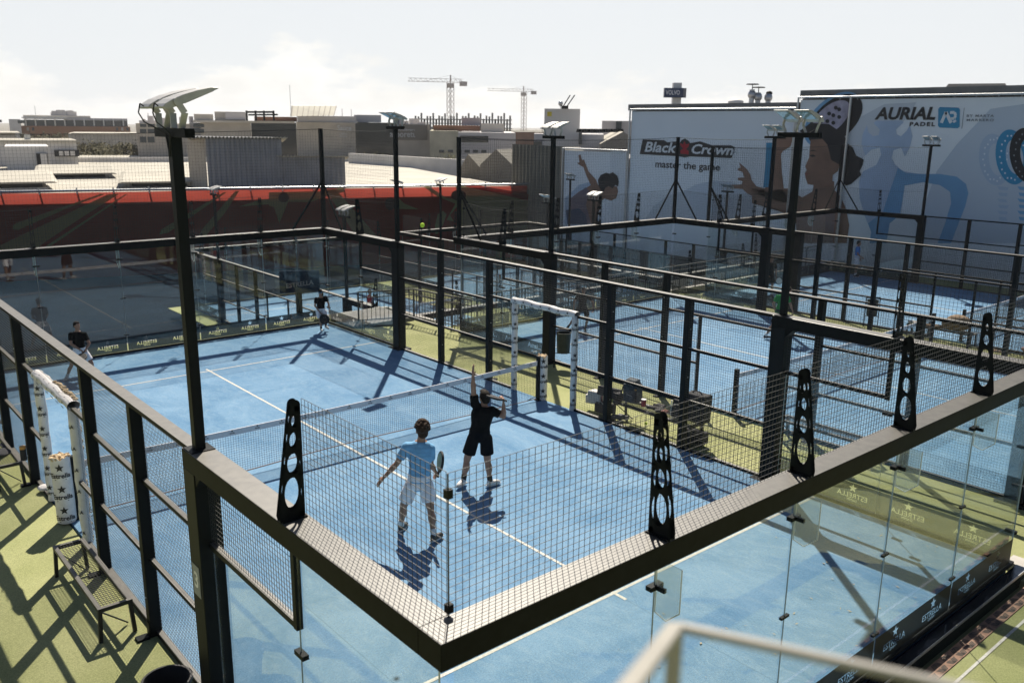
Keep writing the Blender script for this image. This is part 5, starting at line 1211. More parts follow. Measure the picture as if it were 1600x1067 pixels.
t = thing('roof_vent', 'low white mushroom vent on the roof above the Black Crown board', 'vent', at_d(1149, 168, 60)); m = MB(); m.tube((0, 0, -.5), (0, 0, .25), .35, .35, 14); m.build('pipe', GALV, t); m = MB(); m.ell((0, 0, .32), (.5, .5, .22), None, 18, 8); m.build('hood', WHITE, t, True)
for i, (px, hh, lab) in enumerate(((1173, 1.3, 'galvanised chimney with rain hat, leftmost of three by the Aurial board'), (1183, 1.1, 'galvanised chimney in the middle of three by the Aurial board'), (1199, 1.05, 'plain curved galvanised chimney, rightmost of three by the Aurial board'))):
    t = thing('chimney_pipe', lab, 'chimney', at_d(px, 172, 62), 0, 'chimneys on the shed roof'); m = MB(); m.tube((0, 0, -.5), (0, 0, hh), .17, .17, 12); m.ell((0, 0, hh * .75), (.27, .27, .3), None, 12, 8); m.build('flue', GALV, t)
    m = MB()
    if i < 2: m.tube((0, 0, hh), (0, 0, hh + .35), .03, None, 6); m.tube((0, 0, hh + .3), (0, 0, hh + .36), .42, .38, 14); m.build('hat', STEEL2, t)
    else: m.ell((.06, 0, hh), (.24, .2, .16), None, 12, 8); m.build('cowl', STEEL2, t)
# pylon sign
t = thing('pylon_sign', 'white pylon with a dark blue sign reading VOLVO rising behind the roof', 'sign', (0, 0, 0))
d = 95; a = at_d(1056, 170, d); uu = Vector((RT.x, RT.y, 0)).normalized(); nn = Vector((FW.x, FW.y, 0)).normalized()
m = MB(); m.obox(a + Vector((0, 0, -3)), uu * .42, nn * .42, (0, 0, 5.55)); m.build('pylon', WHITE, t)
c = at_d(1054.5, 145.5, d - .7); m = MB(); m.obox(c, uu * 1.12, nn * .25, (0, 0, .47)); m.build('sign_box', mat('sign_navy', (.012, .035, .10), .4), t)
m = MB(); put_text(m, 'VOLVO', .62, c - nn * .262 - uu * .25, uu, (0, 0, 1), bold=.015, fit=1.45); m.build('lettering', PWHT, t)
m = MB(); m.obox(c + uu * .97 - nn * .256, uu * .14, nn * .01, (0, 0, .46)); m.build('side_stripe', PGRY, t)

# ================================================================== WAREHOUSE WITH THE RED BANNER
Z_T = 2.0
W0 = at_z(-330, 304.5, Z_T); W1 = at_z(839, 287.5, Z_T)
WU = (W1 - W0); WL = WU.length; WU.normalize(); WN = Vector((-WU.y, WU.x, 0))
def on_wall(px, py, off=0.0):
    r = ray(px, py); o = W0 - WN * off; t_ = (o - CAM).dot(WN) / r.dot(WN); return CAM + r * t_
t = thing('wall_banner', 'long red printed banner with olive rays across the warehouse wall', 'banner', (0, 0, 0))
m = MB(); m.add([W0 + Vector((0, 0, -5.3)), W1 + Vector((0, 0, -5.3)), W1 + Vector((0, 0, -.12)), W0 + Vector((0, 0, -.12))], [(0, 1, 2, 3)]); m.build('printed_sheet', fabric('red_banner_fabric', (.25, .046, .034), .76, .14), t)
OLV = fabric('olive_print_fabric', (.22, .205, .10), .45); DKP = fabric('dark_print_fabric', (.05, .03, .025), .3)
def bprint(nm, pts, mtl, off): m = MB(); m.poly([on_wall(*p, off) for p in pts]); m.build(nm, mtl, t)
def KL(x, y): return (x / 3.81, 280 + y / 3.81)
def KR(x, y): return (420 + x / 3.636, 280 + y / 3.636)
for pts in ([(80, 300), (75, 280), (95, 262), (600, 88), (620, 92), (420, 165), (110, 302)], [(0, 420), (0, 395), (640, 92), (710, 88), (500, 220), (260, 380), (200, 430), (0, 440)], [(270, 400), (750, 88), (758, 90), (360, 360), (290, 405)], [(950, 330), (960, 300), (1330, 80), (1350, 78), (1000, 320)], [(1180, 340), (1210, 290), (1400, 72), (1425, 70), (1340, 200), (1220, 345)], [(1420, 165), (1560, 120), (1600, 118), (1600, 150)]):
    bprint('olive_ray', [KL(*p) for p in pts], OLV, .03)
for pts in ([(0, 75), (300, 70), (420, 50), (430, 72), (320, 100), (240, 130), (110, 130), (60, 250), (30, 160), (0, 150)], [(320, 60), (380, 58), (620, 330), (500, 330)], [(880, 45), (910, 42), (1060, 140), (1010, 232), (1050, 240), (1030, 205), (1100, 120), (960, 100)], [(1060, 42), (1100, 40), (1500, 110), (1500, 330), (1090, 320), (1090, 140)], [(740, 110), (770, 140), (850, 172), (740, 170)], [(945, 260), (960, 200), (990, 180), (1010, 200), (990, 260), (960, 310), (945, 310)]):
    bprint('olive_ray', [KR(*p) for p in pts], OLV, .03)
for pts in ([(1110, 40), (1180, 34), (1500, 90), (1500, 130)],): bprint('red_ray', [KR(*p) for p in pts], MATS.get('x') or fabric('red_print_fabric', (.24, .04, .03), .76), .05)
bprint('dark_head', [KR(*p) for p in ellipse_pts(690, 140, 30, 36)], DKP, .06); bprint('dark_head', [KR(*p) for p in ellipse_pts(1078, 92, 42, 30)], DKP, .06); bprint('dark_head', [KR(*p) for p in ellipse_pts(85, 105, 30, 28)], DKP, .06)
m = MB(); m.tube(W0 - WN * .12, W1 - WN * .12, .075, None, 8); m.tube(W1 - WN * .12, W1 - WN * .12 + Vector((0, 0, -5.2)), .06, None, 8)
k = 22
for i in range(k + 1):
    p = W0 + WU * (WL * i / k); m.tube(p - WN * .12 + Vector((0, 0, -.2)), p - WN * .12 + Vector((0, 0, .18)), .04, None, 6)
m.build('tube_frame', GALV, t)
m = MB()
for i in range(k + 1): p = W0 + WU * (WL * i / k); m.tube(p + Vector((0, 0, -.1)), p + WN * .6 + WU * .5 + Vector((0, 0, -.95)), .05, None, 6)
m.build('rear_strut', STEEL, t)
ROOFW = mat('pale_roof_sheet', (.37, .345, .29), .8, var=.16, scale=.25, detail=8)
WWALL = mat('white_render', (.62, .60, .58), .85, var=.08, scale=.6)
t = thing('warehouse', 'long low warehouse with a pale flat roof behind the red banner', 'building', (0, 0, 0))
zr = 1.5
m = MB(); a = W0 - WU * 40 + WN * .2; c = W1 + WU * .0 + WN * .2; e = WN * 74
for q in (a, c): q.z = 0
m.extr([a + Vector((0, 0, -3.4)), c + Vector((0, 0, -3.4)), c + Vector((0, 0, zr)), a + Vector((0, 0, zr))], e); m.build('hall', ROOFW, t)
m = MB(); p0 = at_d(80, 259, 100); p1 = at_d(1010, 262, 100)
def vwall(pa, pb, z0, z1, th=.4):
    mm = MB(); pa = Vector((pa.x, pa.y, z0)); pb = Vector((pb.x, pb.y, z0)); u = (pb - pa).normalized(); n = Vector((-u.y, u.x, 0)) * th; mm.extr([pa, pb, pb + Vector((0, 0, z1 - z0)), pa + Vector((0, 0, z1 - z0))], n); return mm
vwall(at_d(80, 262, 112), at_d(560, 259, 112), zr - .2, at_d(330, 245.5, 112).z).build('parapet', WWALL, t)
vwall(at_d(545, 259, 108), at_d(1010, 285, 74), zr - 1.2, zr + 1.15).build('parapet', WWALL, t)
def ridge(px0, px1, py_t, py_e, py_b, d):
    """raised roof lantern with overhanging pale lid and dark gap"""
    a = at_d(px0, py_b, d); c = at_d(px1, py_b, d); u = c - a; u.z = 0; L = u.length; u.normalize(); n = Vector((-u.y, u.x, 0)); a.z = zr; zt = at_d(px0, py_e, d).z
    if n.dot(FW) < 0: n = -n
    m = MB(); m.extr([a + Vector((0, 0, 0)), a + u * L, a + u * L + Vector((0, 0, zt - zr - .35)), a + Vector((0, 0, zt - zr - .35))], n * 5); m.build('lantern_wall', WWALL, t)
    m = MB(); m.extr([a + u * .3 + n * .3 + Vector((0, 0, zt - zr - .34)), a + u * (L - .3) + n * .3 + Vector((0, 0, zt - zr - .34)), a + u * (L - .3) + n * .3 + Vector((0, 0, zt - zr - .06)), a + u * .3 + n * .3 + Vector((0, 0, zt - zr - .06))], n * 4); m.build('lantern_gap', INK, t)
    m = MB(); z2 = zt - zr; m.extr([a - u * .6 - n * .6 + Vector((0, 0, z2 - .05)), a + u * (L + .6) - n * .6 + Vector((0, 0, z2 - .05)), a + u * (L + .3) - n * .6 + Vector((0, 0, z2 + .06)), a - u * .3 - n * .6 + Vector((0, 0, z2 + .06))], n * 8 + Vector((0, 0, .35))); m.build('lantern_lid', ROOFW, t)
ridge(-60, 76, 276, 287, 296, 66); ridge(66, 172, 265, 272, 281, 80); ridge(199, 300, 280, 285, 293, 68)
a = at_d(12, 270, 92); c = at_d(80, 268, 92)
m = vwall(a, c, zr, at_d(40, 229, 92).z, 8); m.build('stair_block', WWALL, t)
vwall(at_d(-80, 272, 104), at_d(123, 259, 104), zr, at_d(60, 220, 104).z, 10).build('stair_block', WWALL, t)
m = vwall(at_d(-80, 272, 103.6), at_d(125, 259, 103.6), at_d(60, 222, 104).z, at_d(60, 219.3, 104).z, 11); m.build('roof_edge', ROOFW, t)
vwall(at_d(59, 262, 91.8), at_d(76, 262, 91.8), at_d(60, 262.5, 92).z, at_d(60, 240, 92).z, .1).build('door_opening', INK, t)
vwall(at_d(65, 262, 91.6), at_d(75, 262, 91.6), at_d(60, 262.5, 92).z, at_d(60, 240, 92).z, .1).build('door', WWALL, t)
vwall(at_d(85, 240, 103.4), at_d(124, 240, 103.4), at_d(100, 244.5, 104).z, at_d(100, 234.5, 104).z, .1).build('window_strip', INK, t)
for i in range(3): vwall(at_d(92 + 9 * i, 240, 103.2), at_d(99 + 9 * i, 240, 103.2), at_d(100, 243, 104).z, at_d(100, 236, 104).z, .1).build('window_pane', WWALL, t)
vwall(at_d(38, 217, 106), at_d(48, 217, 106), at_d(40, 219, 106).z, at_d(40, 210, 106).z, 1).build('roof_box', WHITE, t)

# corrugated plant enclosure on the warehouse roof
t = thing('plant_enclosure', 'grey corrugated metal enclosure on the warehouse roof', 'shed', (0, 0, 0))
CORG = mat('corrugated_grey', (.25, .255, .275), .45, .2, var=.12, scale=.8); CORT = mat('corrugated_tan', (.40, .36, .31), .6, var=.1, scale=.8)
def corrugated(pa, pb, z0, z1, pitch=.33, amp=.06):
    pa = Vector((pa.x, pa.y, 0)); pb = Vector((pb.x, pb.y, 0)); u = pb - pa; L = u.length; u.normalize(); n = Vector((u.y, -u.x, 0)); mm = MB(); k = int(L / pitch * 4); prof = (0, amp, amp, 0)
    for i in range(k + 1):
        p = pa + u * (L * i / k) + n * prof[i % 4]; mm.v += [(p.x, p.y, z0), (p.x, p.y, z1)]
    for i in range(k): mm.f.append((2 * i, 2 * i + 2, 2 * i + 3, 2 * i + 1))
    return mm
dE = 64
q0 = at_d(326, 290, dE); q1 = at_d(443, 290, dE); qb = at_d(298, 290, dE + 4); zt = at_d(380, 217, dE).z
corrugated(q0, q1, zr, zt).build('side_wall', CORG, t); corrugated(qb, q0, zr, zt).build('side_wall', CORT, t)
r0 = at_d(443, 290, dE + .1); r1 = at_d(540, 288, dE); z2 = at_d(490, 246, dE).z
corrugated(r0, r1, zr, z2).build('side_wall', CORG, t)
def wavy_lid(pa, pb, z, dep):
    pa = Vector((pa.x, pa.y, z)); pb = Vector((pb.x, pb.y, z)); u = pb - pa; L = u.length; u.normalize(); n = Vector((-u.y, u.x, 0)); n = n if n.dot(FW) > 0 else -n; mm = MB(); k = int(L / .0588)
    for i in range(k + 1):
        p = pa + u * (L * i / k) + Vector((0, 0, .05 * math.sin(i * PI / 2 + .4))); q = p + n * dep + Vector((0, 0, -.35)); mm.v += [p, q, p + Vector((0, 0, -.06)), q + Vector((0, 0, -.06))]
    for i in range(k): b_ = 4 * i; mm.f += [(b_, b_ + 4, b_ + 5, b_ + 1), (b_ + 2, b_ + 3, b_ + 7, b_ + 6), (b_, b_ + 2, b_ + 6, b_ + 4)]
    mm.v = [tuple(v) for v in mm.v]; return mm
wavy_lid(at_d(290, 214, dE - .5), at_d(449, 214, dE - .5), zt + .12, 6).build('wavy_roof', ROOFW, t)
wavy_lid(at_d(432, 243, dE - .5), at_d(545, 243, dE - .5), z2 + .12, 5).build('wavy_roof', ROOFW, t)
m = MB(); m.extr([qb + Vector((0, 0, zt - qb.z)), q0 + Vector((0, 0, zt - q0.z)), q1 + Vector((0, 0, zt - q1.z)), q1 + WN * 5 + Vector((0, 0, zt - q1.z)), qb + WN * 5 + Vector((0, 0, zt - qb.z))], (0, 0, .05)); m.build('ceiling_panel', INK, t)

# ================================================================== BUILDINGS BEHIND
def block(t, nm, px0, px1, pyt, pyb, d, mtl, depth=20, zb=None, d1=None, fwd=0.0):
    d1 = d1 or d; a = at_d(px0, pyb, d); c = at_d(px1, pyb, d1); z0 = a.z if zb is None else zb; zt_ = at_d(px0, pyt, d).z
    a = Vector((a.x, a.y, 0)); c = Vector((c.x, c.y, 0)); u = (c - a).normalized(); n = Vector((-u.y, u.x, 0)); n = n if n.dot(FW) > 0 else -n
    a -= n * fwd; c -= n * fwd
    m = MB(); m.extr([a + Vector((0, 0, z0)), c + Vector((0, 0, z0)), c + Vector((0, 0, zt_)), a + Vector((0, 0, zt_))], n * depth); return m.build(nm, mtl, t)
TAN = mat('tan_stone_cladding', (.46, .41, .345), .85, var=.12, scale=.5, detail=8)
BGL = mat('black_glass_facade', (.006, .012, .014), .15, spec=.6); TERR = mat('terracotta', (.22, .105, .06), .85, var=.2, scale=.4); PALE = mat('pale_stone', (.52, .48, .42), .85, var=.1, scale=.4); GRW = mat('grey_white_panel', (.52, .50, .50), .7, var=.06, scale=.3); OLIVEW = mat('mossy_render', (.46, .43, .33), .9, var=.18, scale=.5)
DKG = mat('dark_glazing', (.05, .06, .065), .2)
D = 125
OFFICE = t = thing('office_building', 'wide tan office building with black glass bays and rooftop terrace', 'building', (0, 0, 0))
block(t, 'wall', 218, 302, 193, 262, D, TAN, 26, -3.4); block(t, 'wall', 318, 396, 190.5, 262, D, TAN, 26, -3.4); block(t, 'wall', 466, 557, 191, 262, D, TAN, 26, -3.4); block(t, 'wall', 622, 672, 194, 268, D, TAN, 26, -3.4)
block(t, 'glass_bay', 302, 318, 192, 262, D, GRW, 24, -3.4, fwd=-.6); block(t, 'glass_bay', 396, 466, 191, 262, D, BGL, 24, -3.4, fwd=-.8); block(t, 'glass_bay', 557, 622, 191.5, 268, D, BGL, 24, -3.4, fwd=-.8)
for (x0, x1) in ((219, 229), (231, 242), (302, 319)):
    for (y0, y1) in ((194, 199), (202, 208), (214, 223)): block(t, 'window', x0, x1, y0, y1, D, DKG, .3, None, fwd=.08)
block(t, 'roof_slab', 302, 460, 188, 191.5, D, PALE, 26, None, fwd=.5)
block(t, 'penthouse', 303, 334, 178, 189, D, PALE, 8, None, fwd=-4); block(t, 'penthouse', 335, 385, 174, 189, D, PALE, 10, None, fwd=-5); block(t, 'penthouse', 352, 388, 176, 187, D, GRW, 8, None, fwd=-4.5)
block(t, 'terrace_wall', 396, 466, 182, 190, D, TERR, .5, None, fwd=-6); block(t, 'terrace_wall', 465, 557, 181, 192, D, GRW, 20, None, fwd=-.5); block(t, 'roof_box', 553, 596, 179.5, 191, D, GRW, 8, None, fwd=-2)
m = MB()
for px in (386, 400, 413, 428): a = at_d(px, 189, D - 1); m.box(a.x - .1, a.x + .1, a.y - .1, a.y + .1, a.z, a.z + 1.3)
a = at_d(385, 175.5, D - 1); c = at_d(428, 175.5, D - 1); m.bar(a, c, .3, .25); m.bar(at_d(388, 180, D - 1.5), at_d(434, 179.5, D - 1.5), 1.5, .2); m.build('pergola', STEEL, t)
m = MB(); a = at_d(455, 182, D - 3); c = at_d(521, 181, D - 3); a2 = at_d(457, 166, D - 1); c2 = at_d(525, 166, D - 1); m.extr([a, c, c2, a2], (0, .3, .05)); m.build('tilted_canopy', mat('cream_canopy', (.55, .52, .42), .7, var=.1, scale=.6), t)
m = MB()
for i in range(9): f = i / 8; m.bar(a + (c - a) * f - Vector((0, .1, 0)), a2 + (c2 - a2) * f - Vector((0, .1, 0)), .08, .08)
m.build('canopy_rib', PALE, t)
m = MB(); uu2 = (at_d(500, 200, D) - at_d(490, 200, D)).normalized(); uu2 = Vector((uu2.x, uu2.y, 0)).normalized(); nn2 = Vector((-uu2.y, uu2.x, 0)); nn2 = nn2 if nn2.dot(FW) > 0 else -nn2
def ftext(m, body, px, py, size, fit=None, **k): c = at_d(px, py, D - .25); put_text(m, body, size, c, uu2, (0, 0, 1), fit=fit, **k)
ftext(m, 'Sauce', 538, 201, 1.05, 1.9, bold=.03); ftext(m, 'Office', 536, 209.5, .4, bold=.01); ftext(m, 'Arena', 536, 213.5, .38, bold=.01); ftext(m, 'Boulevard', 635, 203, .45, 2.6, bold=.01); ftext(m, 'arboretum!', 636, 210.5, 1.15, 4.7, bold=.02)
m.build('lettering', mat('faded_white_print', (.55, .54, .52), .7), t)
block(t, 'sign_frame', 621, 668, 195, 219, D, mat('tan_dark', (.22, .195, .165), .85), .2, None, fwd=.12)
m = MB(); a = at_d(454, 165, D - 6); m.tube(a + Vector((0, 0, -1.5)), a + Vector((0, 0, 2.5)), .03, None, 5); m.build('aerial', GALV, t)

t = thing('low_office', 'mossy pale office block with small windows and a brown roof band', 'building', (0, 0, 0)); D2 = 118
block(t, 'wall', 672, 716, 204.5, 270, D2, OLIVEW, 24, -3.4); block(t, 'wall', 716, 805, 207, 270, D2, GRW, 24, -3.4); block(t, 'roof_band', 676, 751, 196, 205, D2, TERR, 10, None, fwd=-4); block(t, 'upper_block', 751, 788, 193, 212, D2, PALE, 10, None, fwd=-4); block(t, 'upper_block', 720, 752, 183.5, 196, D2, GRW, 8, None, fwd=-9)
block(t, 'window_band', 719, 763, 212.5, 222.5, D2, BGL, .3, None, fwd=.1)
for x in (686, 700, 713, 726, 739, 752):
    block(t, 'window', x, x + 8, 234.5, 239, D2, DKG, .3, None, fwd=.1)
for x in (687, 700): block(t, 'window', x, x + 10, 252, 257, D2, DKG, .3, None, fwd=.1)
t = thing('construction_frame', 'bare concrete frame of a building under construction below the cranes', 'building', (0, 0, 0)); D3 = 210
CGR = mat('raw_concrete', (.27, .26, .25), .9, var=.1)
for yv in (185.5, 192, 199): block(t, 'floor_slab', 644, 800, yv, yv + 1.2, D3, CGR, 14)
m = MB()
for i in range(34):
    m = MB(); a = at_d(645 + i * 4.6, 206, D3 + (i % 3) * 4); m.box(a.x - .16, a.x + .16, a.y - .16, a.y + .16, a.z, at_d(645 + i * 4.6, 183 if i % 2 else 186, D3).z + (i % 4) * .3)
    m.build('column', CGR, t)
t = thing('gabled_sheds', 'pair of tan gabled corrugated sheds below the low office', 'shed', (0, 0, 0))
def gable(px0, px1, pxr, pyr, pye, d, dep):
    a = at_d(px0, pye, d); c = at_d(px1, pye, d); r = at_d(pxr, pyr, d); z0 = -3.4; nn_ = Vector((FW.x + .55, FW.y - .35, 0)).normalized()
    m = MB(); m.poly([Vector((a.x, a.y, z0)), Vector((c.x, c.y, z0)), c, r, a]); m.build('gable_wall', CORT2, t)
    m = MB(); m.add([a, r, r + nn_ * dep, a + nn_ * dep, c, c + nn_ * dep], [(0, 1, 2, 3), (1, 4, 5, 2)]); m.build('roof', ROOFW, t)
CORT2 = corr_mat('tan_ribbed_cladding', (.38, .335, .275), 'X', 2.5)
gable(720, 750, 731, 241, 262, 80, 14); gable(750, 801, 775, 233.5, 258, 78, 16)
t = thing('ribbed_hopper', 'olive grey ribbed metal tank hall left of the billboards', 'shed', (0, 0, 0))
a = at_d(801, 270, 66); c = at_d(882, 270, 60); corrugated(a, c, -1.0, at_d(830, 227, 63).z, .5, .14).build('side_wall', mat('olive_metal', (.15, .14, .115), .6, var=.2, scale=.6), t)
e0 = at_d(838, 270, 68); e1 = at_d(881, 300, 62); vwall(e0, e1, -3.4, at_d(860, 240, 65).z, .3).build('low_wall', mat('olive_render', (.21, .19, .15), .9, var=.15, scale=.5), t)
vwall(at_d(801, 290, 66), at_d(882, 300, 60), -3.4, -1.0, 8).build('low_wall', MATS['olive_render'], t)
t = thing('white_tower', 'plain white tower block with a small yellow sign and roof antennas', 'building', (0, 0, 0)); D4 = 105
block(t, 'wall', 849, 904, 170, 260, D4, mat('bright_white_render', (.62, .60, .57), .8, var=.03, scale=.4), 8, -3.4)
block(t, 'sign_plate', 855, 862, 175, 182, D4, mat('yellow_sign', (.6, .48, .03), .6), .1, None, fwd=.06); block(t, 'wall', 834, 850, 209, 240, D4, GRW, 6, -3.4); block(t, 'window', 834, 847, 221, 227, D4, DKG, .2, None, fwd=.08)
m = MB(); m.bar(at_d(879, 168, D4 - 1), at_d(891, 149, D4 - 1), .12, .12); m.bar(at_d(885, 168, D4 - 1), at_d(898, 149, D4 - 1), .12, .12); m.bar(at_d(877, 168, D4 - 1), at_d(888, 168, D4 - 1), .5, .35); m.build('antenna', STEEL, t)
m = MB(); a = at_d(876, 162, D4 - 1); m.ell(a, (.28, .28, .3), None, 12, 8); m.bar(a, at_d(876, 170, D4 - 1), .05, .05); m.build('dish', GALV, t)
t = thing('low_white_hall', 'low pale hall with rooftop fans between the white tower and billboards', 'building', (0, 0, 0)); D5 = 96
block(t, 'wall', 904, 942, 210, 260, D5, GRW, 12, -3.4); block(t, 'wall', 939, 985, 189, 240, D5 + 14, mat('warm_white', (.55, .52, .50), .8), 10, -3.4); block(t, 'dark_strip', 962, 971, 189.5, 206, D5 + 13.8, mat('slate_panel', (.05, .065, .07), .6), .2); block(t, 'wall', 904, 909, 207, 226, D5 - .5, DKG, 3)
m = MB(); a = at_d(938, 225, D5 - 2); c = at_d(998, 222, D5 - 2); r = at_d(974, 206, D5 - 2); m.poly([Vector((a.x, a.y, -3)), Vector((c.x, c.y, -3)), c, r, a]); m.build('gable_wall', CORT2, t)
m = MB(); m.add([a, r, r + nn * 10, a + nn * 10], [(0, 1, 2, 3)]); m.build('roof', ROOFW, t)
m = MB()
for i in range(8): a = at_d(906 + i * 9, 207, D5 + 2); m.tube(a, a + Vector((0, 0, .35)), .42, .34, 12)
m.build('fan_row', STEEL, t)
t = thing('brick_office', 'distant brick office block with a glazed top floor, far left', 'building', (0, 0, 0)); D6 = 260
BRK = mat('orange_brick', (.34, .17, .09), .9, var=.12, scale=.2)
block(t, 'wall', 38, 207, 197, 240, D6, BRK, 25, -3.4); block(t, 'glazed_floor', 38, 200, 187, 197, D6, DKG, 22, None, fwd=-1); block(t, 'roof', 36, 142, 180, 186, D6, PALE, 20, None, fwd=-2); block(t, 'roof_band', 34, 104, 183, 185, D6, WHITE, 22, None, fwd=1.5); block(t, 'roof_band', 100, 199, 184.5, 188, D6, GRW, 22, None)
for i in range(11): block(t, 'pier', 40 + i * 15.2, 42 + i * 15.2, 186, 197, D6, WHITE, .4, None, fwd=.4)
for i in range(20): block(t, 'window', 42 + i * 8.2, 45.5 + i * 8.2, 199.5, 204.5, D6, DKG if i % 3 else PALE, .3, None, fwd=.15)
m = MB(); rg = random.Random(2)
for i in range(22): a = at_d(80 + rg.uniform(0, 28), 181, D6 + 6); m.box(a.x, a.x + rg.uniform(.5, 2), a.y, a.y + 1, a.z, a.z + rg.uniform(.5, 1.5))
m.build('roof_plant', GRW, t)
m = MB(); a = at_d(56, 182, D6); m.tube(a, a + Vector((0, 0, 2.6)), .06, None, 5); m.build('mast', GALV, t)
t = thing('white_annex', 'small white block left of the distant brick office', 'building', (0, 0, 0)); block(t, 'wall', 20, 38, 186.5, 240, 250, WWALL, 10, -3.4); block(t, 'window', 28, 38, 188, 193, 250, DKG, .2, None, fwd=.1)
t = thing('white_block', 'white banded block cut by the left picture edge', 'building', (0, 0, 0)); block(t, 'wall', -40, 3, 178, 240, 220, WHITE, 10, -3.4); block(t, 'window_band', -40, 3, 187, 191, 220, DKG, .2, None, fwd=.1)
for i, (x0, x1, yt, dd, mt) in enumerate(((112, 220, 209, 190, PALE), (800, 850, 206.5, 240, TERR), (690, 850, 203.5, 420, GRW), (600, 700, 198, 380, PALE), (-30, 30, 208, 160, PALE), (890, 1000, 203, 400, GRW))):
    t = thing('distant_block', ['low pink and white roofs beyond the brown bushes', 'low terracotta roofs below the right crane', 'long grey roofline on the horizon by the right crane', 'pale roofs hidden behind the black glass bays', 'low pale roofs at the left edge', 'grey horizon roofs right of the white tower'][i], 'building', (0, 0, 0)); block(t, 'wall', x0, x1, yt, 260, dd, mt, 20, -3.4)
    block(t, 'roof', x0 - 1, x1 + 1, yt - .8, yt + .3, dd, ROOFW, 20, None, fwd=.4)
rg = random.Random(11)
for i in range(26):
    a = at_d(rg.choice([230, 260, 290, 350, 480, 500, 530, 560, 590, 625, 655]) + rg.uniform(-10, 10), 192, D + rg.uniform(3, 14)); q = rg.uniform(.3, 1.2); m = MB(); m.box(a.x, a.x + q, a.y, a.y + q, a.z - 1.2, a.z + rg.uniform(.1, .9)); m.build('roof_box', GRW, OFFICE)
for i in range(16):
    a = at_d(rg.uniform(225, 665), 192, D + rg.uniform(2, 10)); m = MB(); m.tube(a - Vector((0, 0, 1)), a + Vector((0, 0, rg.uniform(.5, 2.2))), .05, None, 5); m.build('vent_pipe', GRW, OFFICE)
# cranes
CRN = mat('crane_steel', (.50, .45, .42), .6)
def crane(label, px, py_top, py_base, px_l, px_r, d):
    t = thing('tower_crane', label, 'crane', (0, 0, 0), 0, 'tower cranes'); b_ = at_d(px, py_base, d); tp = at_d(px, py_top, d); wd = .8; m = MB()
    for sx in (-1, 1):
        for sy in (-1, 1): m.bar((b_.x + sx * wd, b_.y + sy * wd, b_.z - 6), (b_.x + sx * wd, b_.y + sy * wd, tp.z), .13, .13)
    z = b_.z - 6; f = 1
    while z < tp.z - 1.6:
        for (q0, q1) in (((-1, -1), (1, -1)), ((1, 1), (-1, 1)), ((-1, 1), (-1, -1)), ((1, -1), (1, 1))):
            m.bar((b_.x + q0[0] * wd * f, b_.y + q0[1] * wd, z), (b_.x + q1[0] * wd * f, b_.y + q1[1] * wd, z + 1.6), .1, .1)
        z += 1.6; f = -f if False else 1
    m.build('tower', CRN, t)
    l = at_d(px_l, py_top, d * .99); r = at_d(px_r, py_top, d); l.z = r.z = tp.z; m = MB(); m.bar(l, r, .1, .1); u = (r - l).normalized(); s_ = Vector((-u.y, u.x, 0)); m.bar(l + s_, r + s_, .1, .1); m.bar(l + s_ * .5 + Vector((0, 0, 1)), r + s_ * .5 + Vector((0, 0, 1)), .1, .1)
    n = int((r - l).length / 1.6)
    for i in range(n): p = l + (r - l) * (i / n); m.bar(p, p + u * .8 + s_ * .5 + Vector((0, 0, 1)), .08, .08); m.bar(p + u * .8 + s_ * .5 + Vector((0, 0, 1)), p + u * 1.6 + s_, .08, .08)
    m.build('jib', CRN, t)
    m = MB(); m.box(r.x - 1.0, r.x + 1.0, r.y - .7, r.y + .7, r.z - 1.1, r.z + .3); m.build('counterweight', CRN, t)
    m = MB(); m.bar(tp, tp + Vector((0, 0, 2.2)), .3, .3); m.bar(tp + Vector((0, 0, 2.2)), l + (tp - l) * .35, .05, .05); m.bar(tp + Vector((0, 0, 2.2)), r, .05, .05); m.build('apex', CRN, t)
    m = MB(); m.box(tp.x - .8, tp.x + .8, tp.y - .8, tp.y + .8, tp.z - 1.7, tp.z - .3); m.build('cab', CRN, t)
crane('left and taller tower crane above the construction frame', 704, 129, 190, 638, 724, 290)
crane('right and paler tower crane on the horizon left of the white tower', 818, 143.5, 210, 762, 834, 380)

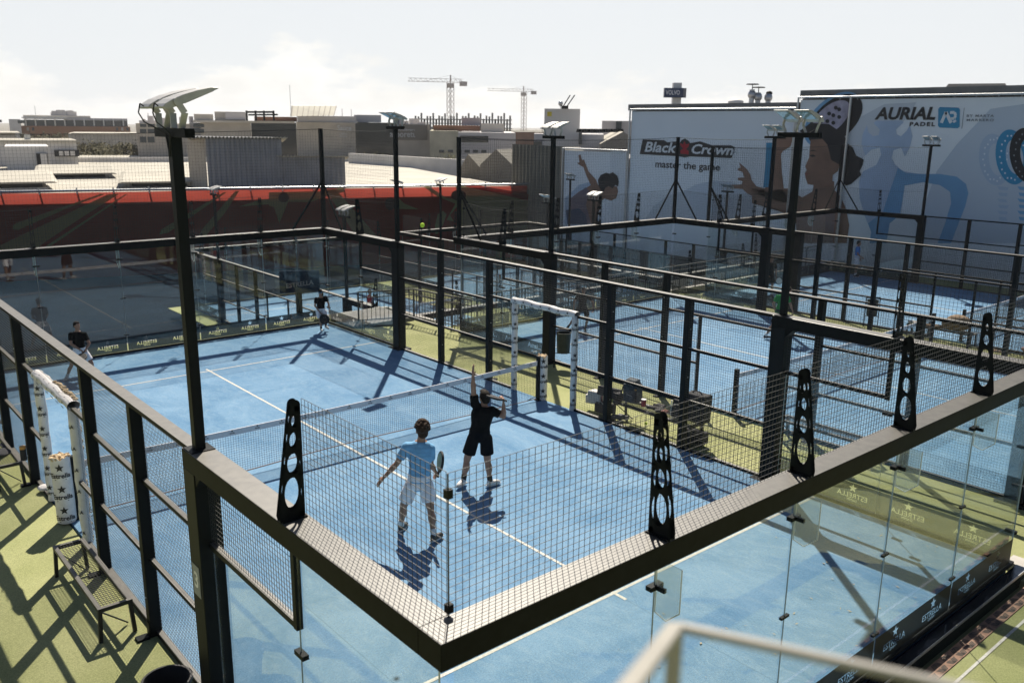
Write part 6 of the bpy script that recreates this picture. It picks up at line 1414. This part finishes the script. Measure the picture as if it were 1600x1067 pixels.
# ================================================================== BUSHES AND BARE TREES
FOL = mat('dry_olive_foliage', (.095, .085, .035), .9, col2=(.17, .15, .075), scale=1.2); FOL2 = mat('yellow_green_foliage', (.13, .13, .03), .9, col2=(.24, .22, .08), scale=2); BARK = mat('grey_bark', (.12, .10, .08), .9, var=.2)
def bush(label, base, rx, ry, hgt, n, mtl, group, leaf=.22, seed=0, trunk=True, nm='bush'):
    rg = random.Random(seed); t = thing(nm, label, 'tree' if nm == 'tree' else 'bush', base, 0, group)
    m = MB(); 
    if trunk:
        m.tube((0, 0, -.2), (0, 0, hgt * .45), .14, .09, 7)
        for i in range(9): a = rg.uniform(0, 6.28); p = Vector((0, 0, hgt * rg.uniform(.2, .45))); q = Vector((rx * .7 * math.cos(a), ry * .7 * math.sin(a), hgt * rg.uniform(.6, .98))); m.tube(p, q, .06, .02, 5); 
        for i in range(22): a = rg.uniform(0, 6.28); r_ = rg.uniform(.2, .8); p = Vector((rx * r_ * math.cos(a), ry * r_ * math.sin(a), hgt * rg.uniform(.45, .8))); m.tube(p, p + Vector((rg.uniform(-.5, .5), rg.uniform(-.5, .5), rg.uniform(.3, .9))), .025, .008, 4)
        m.build('trunk', BARK, t)
    m = MB(); cl = [(rg.uniform(-rx, rx) * .8, rg.uniform(-ry, ry) * .8, hgt * rg.uniform(.3, .9), rg.uniform(.35, .9)) for _ in range(max(6, n // 60))]
    for i in range(n):
        c = cl[rg.randrange(len(cl))]; v = Vector((rg.gauss(0, .5), rg.gauss(0, .5), rg.gauss(0, .5))) * c[3]; p = Vector(c[:3]) + v
        if p.z < .1: continue
        a = Vector((rg.uniform(-1, 1), rg.uniform(-1, 1), rg.uniform(-1, 1))).normalized(); b2 = a.orthogonal().normalized(); s_ = leaf * rg.uniform(.5, 1.3)
        m.add([p - a * s_, p + b2 * s_ * .5, p + a * s_, p - b2 * s_ * .5], [(0, 1, 2, 3)])
    m.build('crown', mtl, t); return t
for i in range(12):
    px = 118 + i * 10.5; dd = 135 + (i * 37 % 5) * 3; base = at_d(px, 246, dd); base.z = -3.0
    bush('dry olive bush in the row behind the pale warehouse parapet', base, 2.0, 1.8, at_d(px, 219 + (i * 7 % 4) * 1.5, dd).z + 3.0, 1100, FOL, 'dry bushes behind the warehouse roof', .2, i, False)
for i in range(10):
    px = 20 + i * 22; dd = 200 + (i * 13 % 4) * 5; base = at_d(px, 230, dd); base.z = -3.2
    bush('hazy olive tree in the row below the distant brick office', base, 4.5, 3, at_d(px, 206 + (i * 5 % 3) * 2, dd).z + 3.2, 1100, FOL, 'trees below the brick office', .35, 40 + i, True, 'tree')
for px, lab in ((690, 'bare yellowish young tree in front of the mossy office, left of two'), (710, 'bare yellowish young tree in front of the mossy office, right of two')):
    base = at_d(px, 262, 100); base.z = -1; bush(lab, base, 1.2, 1.0, at_d(px, 236, 100).z + 1, 260, FOL2, 'young trees by the mossy office', .13, px, True, 'tree')
for i, (px, wd) in enumerate(((566, 1.4), (580, 1.6), (594, 1.2))):
    base = at_d(px, 262, 112); base.z = zr - .5; bush('yellow green shrub showing above the parapet by the black glass bay', base, wd, .8, at_d(px, 253, 112).z - base.z, 500, FOL2, 'shrubs above the parapet', .16, 90 + i, False)

# ================================================================== AIR
mb = MB(); mb.box(-2600, 2600, -2600, 2600, -4.6, 48)
hz = bpy.data.materials.new('hazy_air'); hz.use_nodes = True
n = hz.node_tree; n.nodes.clear(); o_ = n.nodes.new('ShaderNodeOutputMaterial'); v_ = n.nodes.new('ShaderNodeVolumePrincipled')
v_.inputs['Color'].default_value = (.93, .95, 1, 1); v_.inputs['Density'].default_value = 0.0002; v_.inputs['Anisotropy'].default_value = 0.25
n.links.new(v_.outputs[0], o_.inputs['Volume'])
tag(mb.build('haze', hz), kind='stuff')
